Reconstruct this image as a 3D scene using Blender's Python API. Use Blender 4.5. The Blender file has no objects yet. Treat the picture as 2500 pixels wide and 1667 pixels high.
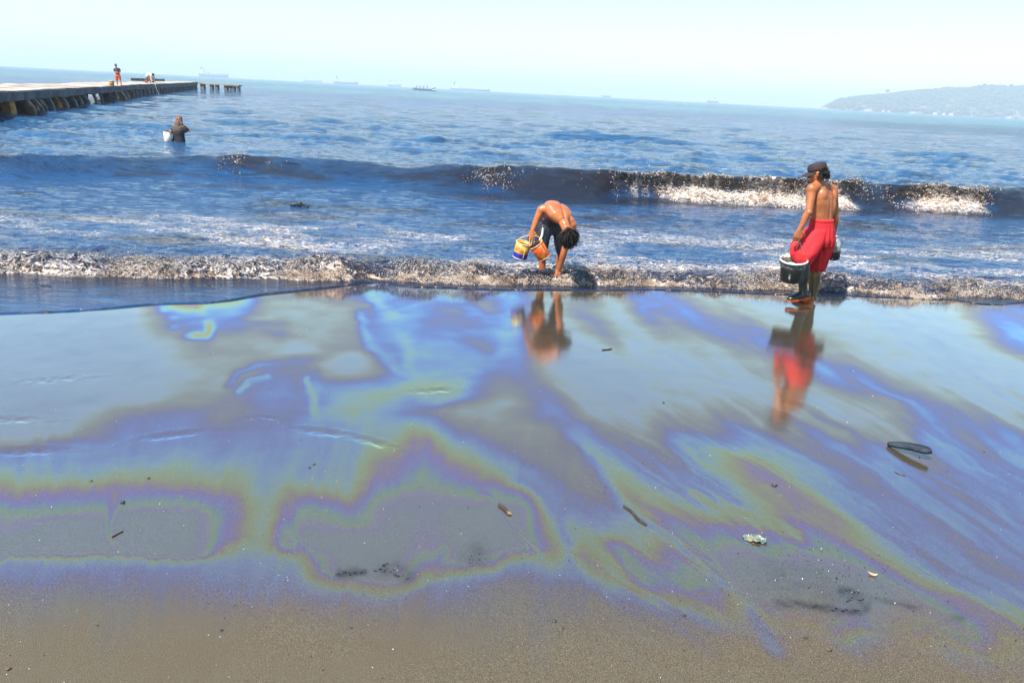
import bpy, bmesh, math, random
import numpy as np
from mathutils import Vector, Matrix

random.seed(7)
RNG = np.random.default_rng(11)
scene = bpy.context.scene
COL = scene.collection

# ------------------------------------------------------------------ camera
FPX = 1950.0                       # focal length for a frame 2500 wide
CAMH = 2.261                       # metres above the wet sand
ROLL = math.radians(2.965)
PITCH = math.atan(607.7 / FPX)
FW = np.array([0, math.cos(PITCH), -math.sin(PITCH)])
_r0 = np.array([1.0, 0, 0]); _u0 = np.array([0, math.sin(PITCH), math.cos(PITCH)])
RI = math.cos(ROLL) * _r0 + math.sin(ROLL) * _u0
UP = -math.sin(ROLL) * _r0 + math.cos(ROLL) * _u0
cam_d = bpy.data.cameras.new('camera')
cam_d.sensor_width = 36.0
cam_d.lens = FPX / 2500.0 * 36.0
cam_d.clip_start = 0.05
cam_d.clip_end = 60000
cam = bpy.data.objects.new('camera', cam_d)
COL.objects.link(cam)
cam.matrix_world = Matrix(((RI[0], UP[0], -FW[0], 0), (RI[1], UP[1], -FW[1], 0), (RI[2], UP[2], -FW[2], CAMH), (0, 0, 0, 1)))
scene.camera = cam

# ------------------------------------------------------------------ world, sun, exposure
SUN_EL = math.radians(57)
SUN_DIR = np.array([-0.68, -0.73, 0.0]); SUN_DIR /= np.linalg.norm(SUN_DIR)
world = bpy.data.worlds.new('World'); scene.world = world
world.use_nodes = True
wn = world.node_tree; wn.nodes.clear()
sky = wn.nodes.new('ShaderNodeTexSky'); sky.sky_type = 'NISHITA'; sky.sun_disc = False
sky.sun_elevation = SUN_EL
sky.sun_rotation = math.atan2(SUN_DIR[0], SUN_DIR[1])
sky.altitude = 0; sky.air_density = 1.7; sky.dust_density = 0.3; sky.ozone_density = 4.3
hs = wn.nodes.new('ShaderNodeHueSaturation'); hs.inputs['Saturation'].default_value = 1.14
bg = wn.nodes.new('ShaderNodeBackground'); bg.inputs['Strength'].default_value = 0.084
wo = wn.nodes.new('ShaderNodeOutputWorld')
wn.links.new(sky.outputs[0], hs.inputs['Color']); wn.links.new(hs.outputs[0], bg.inputs[0]); wn.links.new(bg.outputs[0], wo.inputs[0])

sun_d = bpy.data.lights.new('sun', 'SUN'); sun_d.energy = 4.2; sun_d.angle = math.radians(0.53); sun_d.color = (1.0, 0.95, 0.87)
sun = bpy.data.objects.new('sun', sun_d); COL.objects.link(sun)
_to = Vector((SUN_DIR[0] * math.cos(SUN_EL), SUN_DIR[1] * math.cos(SUN_EL), math.sin(SUN_EL)))
sun.rotation_euler = _to.to_track_quat('Z', 'Y').to_euler()
sun.location = (-20, -20, 40)

scene.render.engine = 'CYCLES'
scene.view_settings.view_transform = 'Standard'
scene.view_settings.look = 'None'
scene.view_settings.exposure = 1.08
scene.view_settings.gamma = 1.0
scene.view_settings.use_curve_mapping = False
scene.cycles.use_denoising = True
scene.cycles.sample_clamp_direct = 3.0
scene.cycles.max_bounces = 6
scene.cycles.volume_bounces = 1
scene.cycles.sample_clamp_indirect = 4.0
scene.cycles.caustics_reflective = False
scene.cycles.caustics_refractive = False

# ------------------------------------------------------------------ helpers: measuring
def ray(u, v):
    return FW * FPX + RI * (u - 1250.0) + UP * (833.5 - v)
def gz(u, v, z=0.0):
    d = ray(u, v); t = (z - CAMH) / d[2]
    return np.array([d[0] * t, d[1] * t, z])
def aty(u, v, y):
    d = ray(u, v); t = y / d[1]
    return np.array([d[0] * t, y, CAMH + d[2] * t])
_HU = [0, 450, 900, 1250, 1400, 1800, 1980, 2500]; _HV = [167.4, 184.4, 202, 218.4, 226.6, 250.4, 263, 297]
def far(u, v):                     # keeps a far thing's height relative to the straight horizon
    return v + (225 + 0.0518 * (u - 1250)) - np.interp(u, _HU, _HV)
def uv_of(x, y, z=0.0):
    a = np.asarray(x, float); b = np.asarray(y, float); c = np.asarray(z, float) - CAMH
    w = a * FW[0] + b * FW[1] + c * FW[2]; w = np.maximum(w, 1e-3)
    return 1250 + FPX * (a * RI[0] + b * RI[1] + c * RI[2]) / w, 833.5 - FPX * (a * UP[0] + b * UP[1] + c * UP[2]) / w

# ------------------------------------------------------------------ helpers: numpy noise
_TAB = RNG.random((256, 256)); _TAB3 = RNG.random((64, 64, 64))
def vn2(x, y, seed=0):
    x = np.asarray(x, float) + seed * 17.31; y = np.asarray(y, float) + seed * 9.77
    xi = np.floor(x).astype(int); yi = np.floor(y).astype(int); fx = x - xi; fy = y - yi
    fx = fx * fx * fx * (fx * (fx * 6 - 15) + 10); fy = fy * fy * fy * (fy * (fy * 6 - 15) + 10)
    a = _TAB[xi & 255, yi & 255]; b = _TAB[(xi + 1) & 255, yi & 255]; c = _TAB[xi & 255, (yi + 1) & 255]; d = _TAB[(xi + 1) & 255, (yi + 1) & 255]
    return ((a * (1 - fx) + b * fx) * (1 - fy) + (c * (1 - fx) + d * fx) * fy) * 2 - 1
def fbm2(x, y, o=4, seed=0, gain=0.5):
    s = 0; a = 1.0; n = 0; x = np.asarray(x, float); y = np.asarray(y, float)
    for k in range(o):
        s = s + a * vn2(x, y, seed + k * 3.7); n += a; a *= gain; x, y = 1.93 * x + 0.4 * y, 1.93 * y - 0.4 * x
    return s / n
def vn3(p, seed=0):
    p = np.asarray(p, float) + seed * 7.13
    i = np.floor(p).astype(int); f = p - i; f = f * f * (3 - 2 * f); i0 = i & 63; i1 = (i + 1) & 63
    def T(a, b, c): return _TAB3[a, b, c]
    x0, y0, z0 = i0.T; x1, y1, z1 = i1.T; fx, fy, fz = f.T
    return (((T(x0, y0, z0) * (1 - fx) + T(x1, y0, z0) * fx) * (1 - fy) + (T(x0, y1, z0) * (1 - fx) + T(x1, y1, z0) * fx) * fy) * (1 - fz)
            + ((T(x0, y0, z1) * (1 - fx) + T(x1, y0, z1) * fx) * (1 - fy) + (T(x0, y1, z1) * (1 - fx) + T(x1, y1, z1) * fx) * fy) * fz) * 2 - 1
def sstep(a, b, x):
    t = np.clip((np.asarray(x, float) - a) / (b - a), 0, 1); return t * t * (3 - 2 * t)

# ------------------------------------------------------------------ helpers: objects
ORG = {}
def tag(o, label=None, cat=None, group=None, kind=None):
    if label: o['label'] = label
    if cat: o['category'] = cat
    if group: o['group'] = group
    if kind: o['kind'] = kind
    return o
def thing(name, label, cat, loc, group=None):
    o = bpy.data.objects.new(name, None); COL.objects.link(o)
    o.empty_display_size = 0.1
    o.location = tuple(float(c) for c in loc); ORG[o.name] = np.array(loc, float)
    return tag(o, label, cat, group)
def mesh_data(name, V, F, smooth=True):
    V = np.asarray(V, np.float32)
    me = bpy.data.meshes.new(name)
    if isinstance(F, np.ndarray):
        n, k = F.shape
        me.vertices.add(len(V)); me.vertices.foreach_set('co', V.ravel())
        me.loops.add(n * k); me.loops.foreach_set('vertex_index', F.astype(np.int32).ravel())
        me.polygons.add(n); me.polygons.foreach_set('loop_start', np.arange(0, n * k, k, dtype=np.int32))
        me.update(calc_edges=True); me.validate()
    else:
        me.from_pydata([tuple(map(float, p)) for p in V], [], F); me.update()
    if smooth:
        me.polygons.foreach_set('use_smooth', np.ones(len(me.polygons), bool))
    return me
def put(name, geo, mat, parent=None, smooth=True, loc=None):
    """Link (V, F) given in world coordinates as one object under parent."""
    V, F = geo; V = np.asarray(V, float)
    org = ORG[parent.name] if parent is not None else (np.array(loc, float) if loc is not None else np.zeros(3))
    me = mesh_data(name, V - org, F, smooth)
    o = bpy.data.objects.new(name, me); COL.objects.link(o)
    if mat: me.materials.append(mat)
    if parent is not None: o.parent = parent
    else: o.location = tuple(org)
    ORG[o.name] = org
    return o
def from_mesh(name, me, mat, parent=None, loc=None):
    org = ORG[parent.name] if parent is not None else (np.array(loc, float) if loc is not None else np.zeros(3))
    n = len(me.vertices); V = np.empty(n * 3, np.float32); me.vertices.foreach_get('co', V)
    V = V.reshape(-1, 3) - org.astype(np.float32); me.vertices.foreach_set('co', V.ravel()); me.update()
    me.name = name
    o = bpy.data.objects.new(name, me); COL.objects.link(o); me.materials.clear(); me.materials.append(mat)
    me.polygons.foreach_set('use_smooth', np.ones(len(me.polygons), bool))
    if parent is not None: o.parent = parent
    else: o.location = tuple(org)
    ORG[o.name] = org
    return o
def attr(o, name, vals):
    a = o.data.attributes.new(name, 'FLOAT', 'POINT'); a.data.foreach_set('value', np.asarray(vals, np.float32).ravel())

# ------------------------------------------------------------------ helpers: shapes, all return (V, F)
def merge(*gs):
    V = []; Fs = []; n = 0
    for v, f in gs:
        v = np.asarray(v, float); V.append(v); Fs += [tuple(int(i) + n for i in q) for q in f]; n += len(v)
    return np.vstack(V), Fs
def xf(g, M):
    V = np.asarray(g[0], float); M = np.array(M)
    return V @ M[:3, :3].T + M[:3, 3], g[1]
def nrm(a):
    a = np.asarray(a, float); return a / (np.linalg.norm(a) + 1e-12)
def frame(o, z, xh=(1, 0, 0)):
    z = nrm(z); x = np.asarray(xh, float); x = x - z * np.dot(x, z)
    if np.linalg.norm(x) < 1e-4: x = np.cross(z, [0.3, 1, 0.2])
    x = nrm(x); y = np.cross(z, x)
    M = np.eye(4); M[:3, 0] = x; M[:3, 1] = y; M[:3, 2] = z; M[:3, 3] = o
    return M
def box(c, s, M=None):
    c = np.asarray(c, float); h = np.asarray(s, float) / 2
    V = np.array([[x, y, z] for x in (-1, 1) for y in (-1, 1) for z in (-1, 1)], float) * h + c
    g = (V, [(0, 1, 3, 2), (4, 6, 7, 5), (0, 4, 5, 1), (2, 3, 7, 6), (0, 2, 6, 4), (1, 5, 7, 3)])
    return xf(g, M) if M is not None else g
def loft(rings, cap=True):
    n = len(rings[0]); V = np.vstack(rings); Fs = []
    for k in range(len(rings) - 1):
        for i in range(n):
            j = (i + 1) % n
            Fs.append((k * n + i, k * n + j, (k + 1) * n + j, (k + 1) * n + i))
    if cap:
        Fs.append(tuple(range(n - 1, -1, -1))); m = (len(rings) - 1) * n; Fs.append(tuple(range(m, m + n)))
    return V, Fs
def ell(c, au, av, ru, rv, n=20, p=2.0):
    t = np.linspace(0, 2 * np.pi, n, endpoint=False); ct = np.cos(t); st = np.sin(t)
    cu = np.sign(ct) * np.abs(ct) ** (2 / p); sv = np.sign(st) * np.abs(st) ** (2 / p)
    return np.asarray(c, float) + np.outer(cu * ru, au) + np.outer(sv * rv, av)
def tube(pts, rad, n=10, round_caps=True, sub=0):
    P = np.asarray(pts, float); rad = np.full(len(P), rad, float) if np.isscalar(rad) else np.asarray(rad, float)
    if sub:                        # Catmull-Rom refinement
        Q = []; rr = []
        for i in range(len(P) - 1):
            p0 = P[max(i - 1, 0)]; p1 = P[i]; p2 = P[i + 1]; p3 = P[min(i + 2, len(P) - 1)]
            for k in range(sub):
                t = k / sub
                Q.append(0.5 * (2 * p1 + (p2 - p0) * t + (2 * p0 - 5 * p1 + 4 * p2 - p3) * t * t + (3 * p1 - p0 - 3 * p2 + p3) * t ** 3))
                rr.append(rad[i] * (1 - t) + rad[i + 1] * t)
        Q.append(P[-1]); rr.append(rad[-1]); P = np.array(Q); rad = np.array(rr)
    T = np.gradient(P, axis=0); T /= (np.linalg.norm(T, axis=1, keepdims=True) + 1e-12)
    x = np.cross(T[0], [0.31, 0.2, 0.93]); x = nrm(x); rings = []
    a = np.linspace(0, 2 * np.pi, n, endpoint=False)
    def ring(c, t, x, r):
        y = np.cross(t, x); return c + np.outer(np.cos(a), x) * r + np.outer(np.sin(a), y) * r
    if round_caps:
        for k in (0.95, 0.7, 0.35): rings.append(ring(P[0] - T[0] * rad[0] * k, T[0], x, rad[0] * math.sqrt(1 - k * k)))
    for i in range(len(P)):
        x = nrm(x - T[i] * np.dot(x, T[i])); rings.append(ring(P[i], T[i], x, rad[i]))
    if round_caps:
        for k in (0.35, 0.7, 0.95): rings.append(ring(P[-1] + T[-1] * rad[-1] * k, T[-1], x, rad[-1] * math.sqrt(1 - k * k)))
    return loft(rings)
def ball(c, r, M=None, n=14, m=9):
    r = np.array([r, r, r], float) if np.isscalar(r) else np.asarray(r, float); rings = []
    t = np.linspace(0, 2 * np.pi, n, endpoint=False)
    for k in range(1, m):
        ph = -np.pi / 2 + np.pi * k / m
        rings.append(np.stack([np.cos(ph) * np.cos(t), np.cos(ph) * np.sin(t), np.full(n, np.sin(ph))], 1) * r)
    g = loft(rings); V = g[0]
    if M is not None: V = V @ np.array(M)[:3, :3].T
    return V + np.asarray(c, float), g[1]
def lathe(prof, n=24, M=None, cap=False):
    t = np.linspace(0, 2 * np.pi, n, endpoint=False)
    rings = [np.stack([r * np.cos(t), r * np.sin(t), np.full(n, z)], 1) for r, z in prof]
    g = loft(rings, cap); return xf(g, M) if M is not None else g
def remesh(gs, voxel=0.007, smooth=4, factor=0.5):
    """Fuse overlapping closed shapes into one continuous skin."""
    me = mesh_data('tmp', *merge(*gs))
    bm = bmesh.new(); bm.from_mesh(me); bmesh.ops.recalc_face_normals(bm, faces=bm.faces); bm.to_mesh(me); bm.free()
    o = bpy.data.objects.new('tmp', me); COL.objects.link(o)
    m = o.modifiers.new('r', 'REMESH'); m.mode = 'VOXEL'; m.voxel_size = voxel
    if smooth:
        s = o.modifiers.new('s', 'SMOOTH'); s.factor = factor; s.iterations = smooth
    dg = bpy.context.evaluated_depsgraph_get(); dg.update()
    out = bpy.data.meshes.new_from_object(o.evaluated_get(dg))
    bpy.data.objects.remove(o); bpy.data.meshes.remove(me)
    return out
def verts_of(me):
    V = np.empty(len(me.vertices) * 3, np.float32); me.vertices.foreach_get('co', V); return V.reshape(-1, 3).astype(float)
def norms_of(me):
    V = np.empty(len(me.vertices) * 3, np.float32); me.vertex_normals.foreach_get('vector', V); return V.reshape(-1, 3).astype(float)
def set_verts(me, V):
    me.vertices.foreach_set('co', np.asarray(V, np.float32).ravel()); me.update()

# ------------------------------------------------------------------ helpers: materials
class NT:
    def __init__(s, name):
        s.m = bpy.data.materials.new(name); s.m.use_nodes = True; s.t = s.m.node_tree; s.t.nodes.clear()
        s.out = s.n('ShaderNodeOutputMaterial')
    def n(s, typ, **kw):
        nd = s.t.nodes.new(typ)
        for k, v in kw.items():
            if hasattr(nd, k): setattr(nd, k, v)
        return nd
    def l(s, a, b): s.t.links.new(a, b)
    def val(s, sock, v):
        if hasattr(v, 'is_linked') or hasattr(v, 'links'): s.l(v, sock)
        else: sock.default_value = v
    def math(s, op, a, b=None, c=None, clamp=False):
        nd = s.n('ShaderNodeMath', operation=op); nd.use_clamp = clamp
        s.val(nd.inputs[0], a)
        if b is not None: s.val(nd.inputs[1], b)
        if c is not None: s.val(nd.inputs[2], c)
        return nd.outputs[0]
    def attr(s, name):
        return s.n('ShaderNodeAttribute', attribute_name=name).outputs['Fac']
    def obj(s):
        return s.n('ShaderNodeTexCoord').outputs['Object']
    def scale(s, vec, sc, rotz=0.0):
        nd = s.n('ShaderNodeMapping'); s.l(vec, nd.inputs[0]); nd.inputs['Scale'].default_value = sc; nd.inputs['Rotation'].default_value = (0, 0, rotz); return nd.outputs[0]
    def noise(s, vec, scale, detail=3, rough=0.5, dist=0.0):
        nd = s.n('ShaderNodeTexNoise'); s.l(vec, nd.inputs['Vector'])
        nd.inputs['Scale'].default_value = scale; nd.inputs['Detail'].default_value = detail; nd.inputs['Roughness'].default_value = rough; nd.inputs['Distortion'].default_value = dist
        return nd.outputs['Fac']
    def ramp(s, fac, pts):
        nd = s.n('ShaderNodeValToRGB'); s.l(fac, nd.inputs[0]); e = nd.color_ramp.elements
        while len(e) < len(pts): e.new(0.5)
        for q, (p, c) in zip(e, pts): q.position = p; q.color = (*c, 1) if len(c) == 3 else c
        return nd.outputs[0]
    def mixc(s, f, a, b, blend='MIX'):
        nd = s.n('ShaderNodeMix', data_type='RGBA', blend_type=blend); s.val(nd.inputs[0], f)
        for k, v in ((6, a), (7, b)):
            if isinstance(v, tuple): nd.inputs[k].default_value = (*v, 1)
            else: s.l(v, nd.inputs[k])
        return nd.outputs[2]
    def smap(s, v, a, b, lo=0.0, hi=1.0):
        nd = s.n('ShaderNodeMapRange', interpolation_type='SMOOTHSTEP'); s.val(nd.inputs[0], v)
        nd.inputs[1].default_value = a; nd.inputs[2].default_value = b; nd.inputs[3].default_value = lo; nd.inputs[4].default_value = hi
        return nd.outputs[0]
    def bump(s, h, strength, dist, normal=None):
        nd = s.n('ShaderNodeBump'); s.l(h, nd.inputs['Height']); nd.inputs['Strength'].default_value = strength; nd.inputs['Distance'].default_value = dist
        if normal is not None: s.l(normal, nd.inputs['Normal'])
        return nd.outputs[0]
    def bsdf(s, color, rough=0.5, normal=None, **kw):
        nd = s.n('ShaderNodeBsdfPrincipled')
        if isinstance(color, tuple): nd.inputs['Base Color'].default_value = (*color, 1)
        else: s.l(color, nd.inputs['Base Color'])
        s.val(nd.inputs['Roughness'], rough)
        if normal is not None: s.l(normal, nd.inputs['Normal'])
        for k, v in kw.items(): s.val(nd.inputs[k], v)
        return nd.outputs[0]
    def mixs(s, f, a, b):
        nd = s.n('ShaderNodeMixShader'); s.val(nd.inputs[0], f); s.l(a, nd.inputs[1]); s.l(b, nd.inputs[2]); return nd.outputs[0]
    def done(s, sh):
        s.l(sh, s.out.inputs['Surface']); return s.m
def pmat(name, c1, c2=None, scale=6.0, rough=0.6, bump=0.0, bscale=30.0, bdist=0.01, lo=0.4, hi=0.62, detail=4, **kw):
    t = NT(name); o = t.obj(); col = c1
    if c2 is not None: col = t.mixc(t.smap(t.noise(o, scale, detail, 0.6), lo, hi), c1, c2)
    nm = t.bump(t.noise(o, bscale, 4, 0.6), bump, bdist) if bump else None
    return t.done(t.bsdf(col, rough, nm, **kw))
# ================================================================== shoreline curves (traced on the ground plane)
def curve_y(pts, off=0.0, z=0.0):
    W = np.array([gz(u, v, z) for u, v in pts]); o = np.argsort(W[:, 0]); return W[o, 0], W[o, 1] + off
def smooth_lookup(pts, sig=0.12, z=0.0):
    X, Y = curve_y(pts, z=z); g = np.linspace(X[0] - 30, X[-1] + 30, 6000)
    y = np.interp(g, X, Y); dx = g[1] - g[0]; k = int(4 * sig / dx) + 1
    w = np.exp(-0.5 * (np.arange(-k, k + 1) * dx / sig) ** 2); w /= w.sum()
    y = np.convolve(np.pad(y, k, mode='edge'), w, 'valid')
    return lambda x: np.interp(x, g, y)
EDGE = smooth_lookup([(-700, 800), (-300, 782), (0, 767), (140, 763), (260, 755), (370, 744), (440, 742), (500, 741), (560, 735), (640, 720), (740, 710), (810, 703), (860, 696), (885, 691.5),
                      (925, 691), (962, 696), (1000, 702), (1100, 704), (1210, 709), (1330, 709), (1460, 711), (1600, 708), (1720, 713), (1800, 716), (1880, 719), (1990, 723), (2060, 722), (2130, 726),
                      (2220, 729), (2330, 733), (2390, 743), (2440, 746), (2500, 738), (2800, 752), (3200, 770)], 0.05)
FRONT = smooth_lookup([(-700, 668), (0, 673), (150, 676), (300, 681), (480, 683), (600, 685), (760, 688), (880, 689.5), (930, 689), (1000, 693), (1200, 697), (1330, 699), (1460, 706), (1560, 700), (1700, 703),
                       (1800, 708), (1900, 711), (1990, 714), (2060, 713), (2150, 720), (2260, 730), (2330, 727), (2420, 729), (2500, 733), (2800, 745), (3200, 760)], 0.09)
_FR0 = FRONT
def FRONT(x): return _FR0(x) + 0.085 * fbm2(np.asarray(x, float) * 1.9, 0.37, 3, 150) + 0.03 * vn2(np.asarray(x, float) * 8.0, 0.9, 151)
BASE = smooth_lookup([(-900, 430), (0, 432), (150, 428), (300, 424), (450, 430), (600, 435), (800, 442), (900, 447), (1150, 466), (1300, 478), (1400, 486), (1600, 488), (1750, 492), (1900, 498), (2000, 506), (2200, 512), (2500, 522), (3300, 560)], 0.5)
_cr = [(-900, 372), (0, 380), (100, 375), (200, 377), (300, 384), (400, 388), (500, 385), (600, 382), (700, 387), (800, 389), (1000, 403), (1150, 405), (1300, 413), (1450, 415), (1600, 421), (1700, 424), (1850, 431), (1950, 435), (2060, 437), (2130, 447), (2200, 451), (2280, 449), (2340, 458), (2400, 460), (2500, 463), (3300, 500)]
_hx = []; _hh = []
for u, v in _cr:
    b = gz(u, v, 0.5); yb = float(BASE(b[0])) + 0.75; p = aty(u, v, yb); _hx.append(p[0]); _hh.append(p[2])
def CREST(x): return np.clip(np.interp(x, _hx, _hh), 0.2, 0.9)
def xb(u): return aty(u, 470, 19.5)[0]        # x on the breaker for a column of the frame
def BREAK(x):                                  # how strongly the crest plunges along its length
    a = sstep(xb(1430), xb(1600), x) * (1 - sstep(xb(2045), xb(2120), x))
    b = 1.0 * sstep(xb(2175), xb(2270), x) * (1 - sstep(xb(2400), xb(2480), x))
    c = 0.42 * sstep(xb(1135), xb(1165), x) * (1 - sstep(xb(1185), xb(1290), x))
    d = 0.36 * sstep(xb(560), xb(590), x) * (1 - sstep(xb(630), xb(660), x))
    return np.clip(a + b + c + d, 0, 1)

def ROLL(x):                                   # where white water has gathered at the foot
    return np.clip(sstep(xb(1590), xb(1720), x) * (1 - sstep(xb(2050), xb(2110), x)) + 0.9 * sstep(xb(2200), xb(2300), x) * (1 - sstep(xb(2400), xb(2460), x)), 0, 1)
def BREAKS(x):                                 # the same, eased towards its ends
    return (BREAK(x - 0.5) + 2 * BREAK(x - 0.25) + 3 * BREAK(x) + 2 * BREAK(x + 0.25) + BREAK(x + 0.5)) / 9
# ================================================================== sand
def graded(us_dense, side):                    # dense columns inside the view, a few coarse ones to either side
    return np.concatenate([-side[::-1], us_dense, side])
def grid_faces(nr, nc):
    i = np.arange(nr - 1)[:, None] * nc + np.arange(nc - 1)[None, :]
    return np.stack([i, i + 1, i + 1 + nc, i + nc], -1).reshape(-1, 4)

PITS = [(70, 1100, 0.20, 0.050, 0.020, 0.12), (425, 1060, 0.17, 0.042, 0.024, 0.45), (790, 1053, 0.15, 0.042, 0.022, -0.2), (905, 1075, 0.17, 0.036, 0.020, -0.5),
        (1060, 952, 0.16, 0.035, 0.010, 0.3), (640, 1018, 0.13, 0.022, 0.007, 0.05), (30, 1024, 0.20, 0.045, 0.010, 0.1), (140, 925, 0.22, 0.05, 0.004, 0.4)]
def sand_height(x, y):
    z = 0.003 * fbm2(x * 0.7, y * 0.7, 2, 5) + 0.0009 * fbm2(x * 3.2, y * 3.2, 2, 6)
    for (u, v, L, wd, dp, rot) in PITS:
        c = gz(u, v); dx = x - c[0]; dy = y - c[1]; a = dx * math.cos(rot) + dy * math.sin(rot); b = -dx * math.sin(rot) + dy * math.cos(rot)
        b = b + 0.022 * vn2(a * 9, b * 2, 3) + 0.012 * fbm2(a * 24, b * 9, 2, 4)
        r = (a / L) ** 2 + (b / wd) ** 2
        z = z - 0.36 * dp * np.exp(-r ** 1.15) + dp * 0.08 * np.exp(-((np.sqrt(r) - 1.55) / 0.42) ** 2) * sstep(-0.2, 0.6, b / wd)
        z = z + np.exp(-r * 0.6) * 0.009 * fbm2(a * 26, b * 60, 3, 8)
    s = y - EDGE(x)
    return z * (1 - 0.9 * sstep(-0.4, 0.0, s)) - 0.045 * np.maximum(s, 0) - 0.001
_yr = np.concatenate([[-40, -12, -4, -1, 0.4, 1.1], np.linspace(1.9 ** -0.4, 13.5 ** -0.4, 450) ** (-1 / 0.4)])
_uc = graded(np.linspace(-0.74, 0.74, 580), np.array([0.78, 0.85, 0.95, 1.1, 1.4, 2.0, 4.0]))
YY = np.repeat(_yr[:, None], len(_uc), 1); XX = _uc[None, :] * (np.maximum(YY, 0.4) + 0.6)
XX[:, 0] = -60; XX[:, -1] = 60
SZ = sand_height(XX, YY)
SZ[_yr < 1.5] = 0.0

# film of oil: retardation in nanometres, read along columns of the survey frame
COLS = {
 0: [(760,300),(1000,260),(1060,300),(1078,420),(1090,560),(1110,660),(1140,730),(1182,900),(1212,1080),(1248,1340),(1285,1600),(1310,1900),(1340,1900),(1356,900),(1375,690),(1410,590),(1460,500),(1560,430),(1700,400)],
 150: [(760,300),(1000,250),(1040,330),(1060,450),(1075,600),(1105,660),(1140,740),(1172,900),(1200,1080),(1240,1340),(1270,1900),(1335,1900),(1356,850),(1385,650),(1430,570),(1500,470),(1700,400)],
 300: [(740,330),(800,280),(980,300),(1010,480),(1030,600),(1080,660),(1120,730),(1165,900),(1190,1080),(1220,1300),(1250,1900),(1345,1900),(1362,850),(1390,650),(1440,570),(1520,460),(1700,400)],
 450: [(730,800),(780,650),(830,420),(900,300),(980,400),(1010,560),(1060,650),(1110,720),(1160,880),(1190,1080),(1222,1350),(1250,1900),(1350,1900),(1366,850),(1390,660),(1440,600),(1520,480),(1700,400)],
 560: [(720,900),(760,700),(820,400),(950,330),(1000,480),(1050,620),(1100,680),(1140,780),(1180,900),(1215,1080),(1260,1100),(1320,1080),(1345,850),(1380,700),(1430,620),(1500,500),(1700,400)],
 650: [(700,400),(780,280),(900,430),(960,560),(1020,600),(1080,660),(1150,720),(1250,760),(1330,760),(1400,700),(1450,630),(1520,500),(1700,400)],
 720: [(700,300),(850,270),(900,480),(960,600),(1000,560),(1060,640),(1150,720),(1190,860),(1215,1060),(1250,1400),(1290,1600),(1330,1900),(1360,900),(1390,760),(1440,640),(1520,500),(1700,400)],
 850: [(700,450),(780,300),(900,350),(960,700),(1010,800),(1060,680),(1140,700),(1190,780),(1225,950),(1250,1080),(1280,1350),(1310,1900),(1405,1900),(1425,1050),(1440,880),(1465,650),(1520,520),(1600,420),(1700,400)],
 950: [(700,600),(760,620),(830,600),(900,500),(960,760),(1020,700),(1060,750),(1110,950),(1160,1080),(1200,1400),(1250,1800),(1420,1900),(1445,1000),(1460,800),(1490,600),(1550,480),(1700,400)],
 1030: [(700,620),(800,640),(900,650),(950,900),(1000,600),(1050,950),(1100,1150),(1160,1350),(1230,1700),(1330,1500),(1380,1050),(1410,800),(1440,650),(1500,560),(1600,450),(1700,400)],
 1150: [(700,560),(800,640),(900,650),(960,800),(1000,420),(1040,450),(1090,750),(1130,950),(1170,1150),(1210,1400),(1250,1900),(1370,1900),(1395,1000),(1410,800),(1440,600),(1500,500),(1700,400)],
 1250: [(700,700),(800,760),(880,700),(940,600),(980,420),(1060,430),(1120,560),(1160,760),(1190,1000),(1220,1350),(1250,1900),(1340,1900),(1365,950),(1385,750),(1430,580),(1500,480),(1700,400)],
 1350: [(700,350),(800,350),(870,300),(940,400),(960,560),(990,680),(1020,600),(1060,450),(1130,500),(1180,600),(1250,680),(1340,900),(1380,800),(1420,620),(1500,500),(1600,430),(1700,400)],
 1450: [(700,330),(780,600),(830,350),(900,290),(1000,330),(1040,480),(1075,660),(1110,800),(1140,600),(1180,500),(1250,600),(1300,720),(1350,900),(1390,1000),(1400,850),(1440,560),(1550,430),(1700,400)],
 1550: [(700,600),(740,650),(800,350),(930,290),(1020,320),(1060,450),(1110,600),(1150,690),(1180,850),(1220,1080),(1250,800),(1290,680),(1330,850),(1360,1080),(1390,1500),(1420,900),(1450,600),(1550,430),(1700,400)],
 1700: [(720,330),(780,640),(830,400),(900,300),(980,330),(1030,520),(1070,680),(1110,760),(1150,640),(1200,690),(1240,800),(1270,950),(1295,1100),(1330,1400),(1400,1300),(1440,1500),(1475,900),(1500,650),(1600,450),(1700,400)],
 1850: [(740,320),(830,650),(880,420),(950,300),(1010,420),(1060,640),(1100,780),(1140,920),(1170,1090),(1210,900),(1250,720),(1280,850),(1300,1080),(1330,1400),(1370,1900),(1470,1900),(1500,1000),(1530,650),(1620,450),(1700,400)],
 2000: [(750,320),(860,450),(900,700),(940,420),(990,320),(1060,500),(1120,640),(1180,720),(1230,860),(1270,1080),(1300,1250),(1350,1500),(1400,1900),(1490,1900),(1530,900),(1560,600),(1650,450),(1700,420)],
 2150: [(760,320),(900,330),(960,650),(1000,380),(1070,420),(1130,640),(1200,600),(1270,660),(1330,820),(1370,1060),(1400,1250),(1440,1900),(1500,1900),(1550,800),(1600,550),(1700,430)],
 2300: [(770,330),(850,300),(960,330),(1040,650),(1090,700),(1150,560),(1230,640),(1320,580),(1390,680),(1425,880),(1450,1080),(1480,1350),(1520,1700),(1570,800),(1620,550),(1700,430)],
 2500: [(780,600),(830,700),(900,350),(1000,320),(1060,500),(1120,680),(1200,600),(1300,650),(1400,580),(1480,680),(1520,900),(1545,1080),(1580,900),(1640,600),(1700,450)],
}
COLS[-250] = [(v + 10, T) for v, T in COLS[0]]; COLS[-600] = [(v - 20, T) for v, T in COLS[150]]
COLS[2800] = [(v + 110, T) for v, T in COLS[2300]]; COLS[3200] = [(v + 330, T) for v, T in COLS[2150]]
def _shear(u): return np.where(u > 1250, 0.55 * (u - 1250) * sstep(1250, 1600, u), 0)
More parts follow.
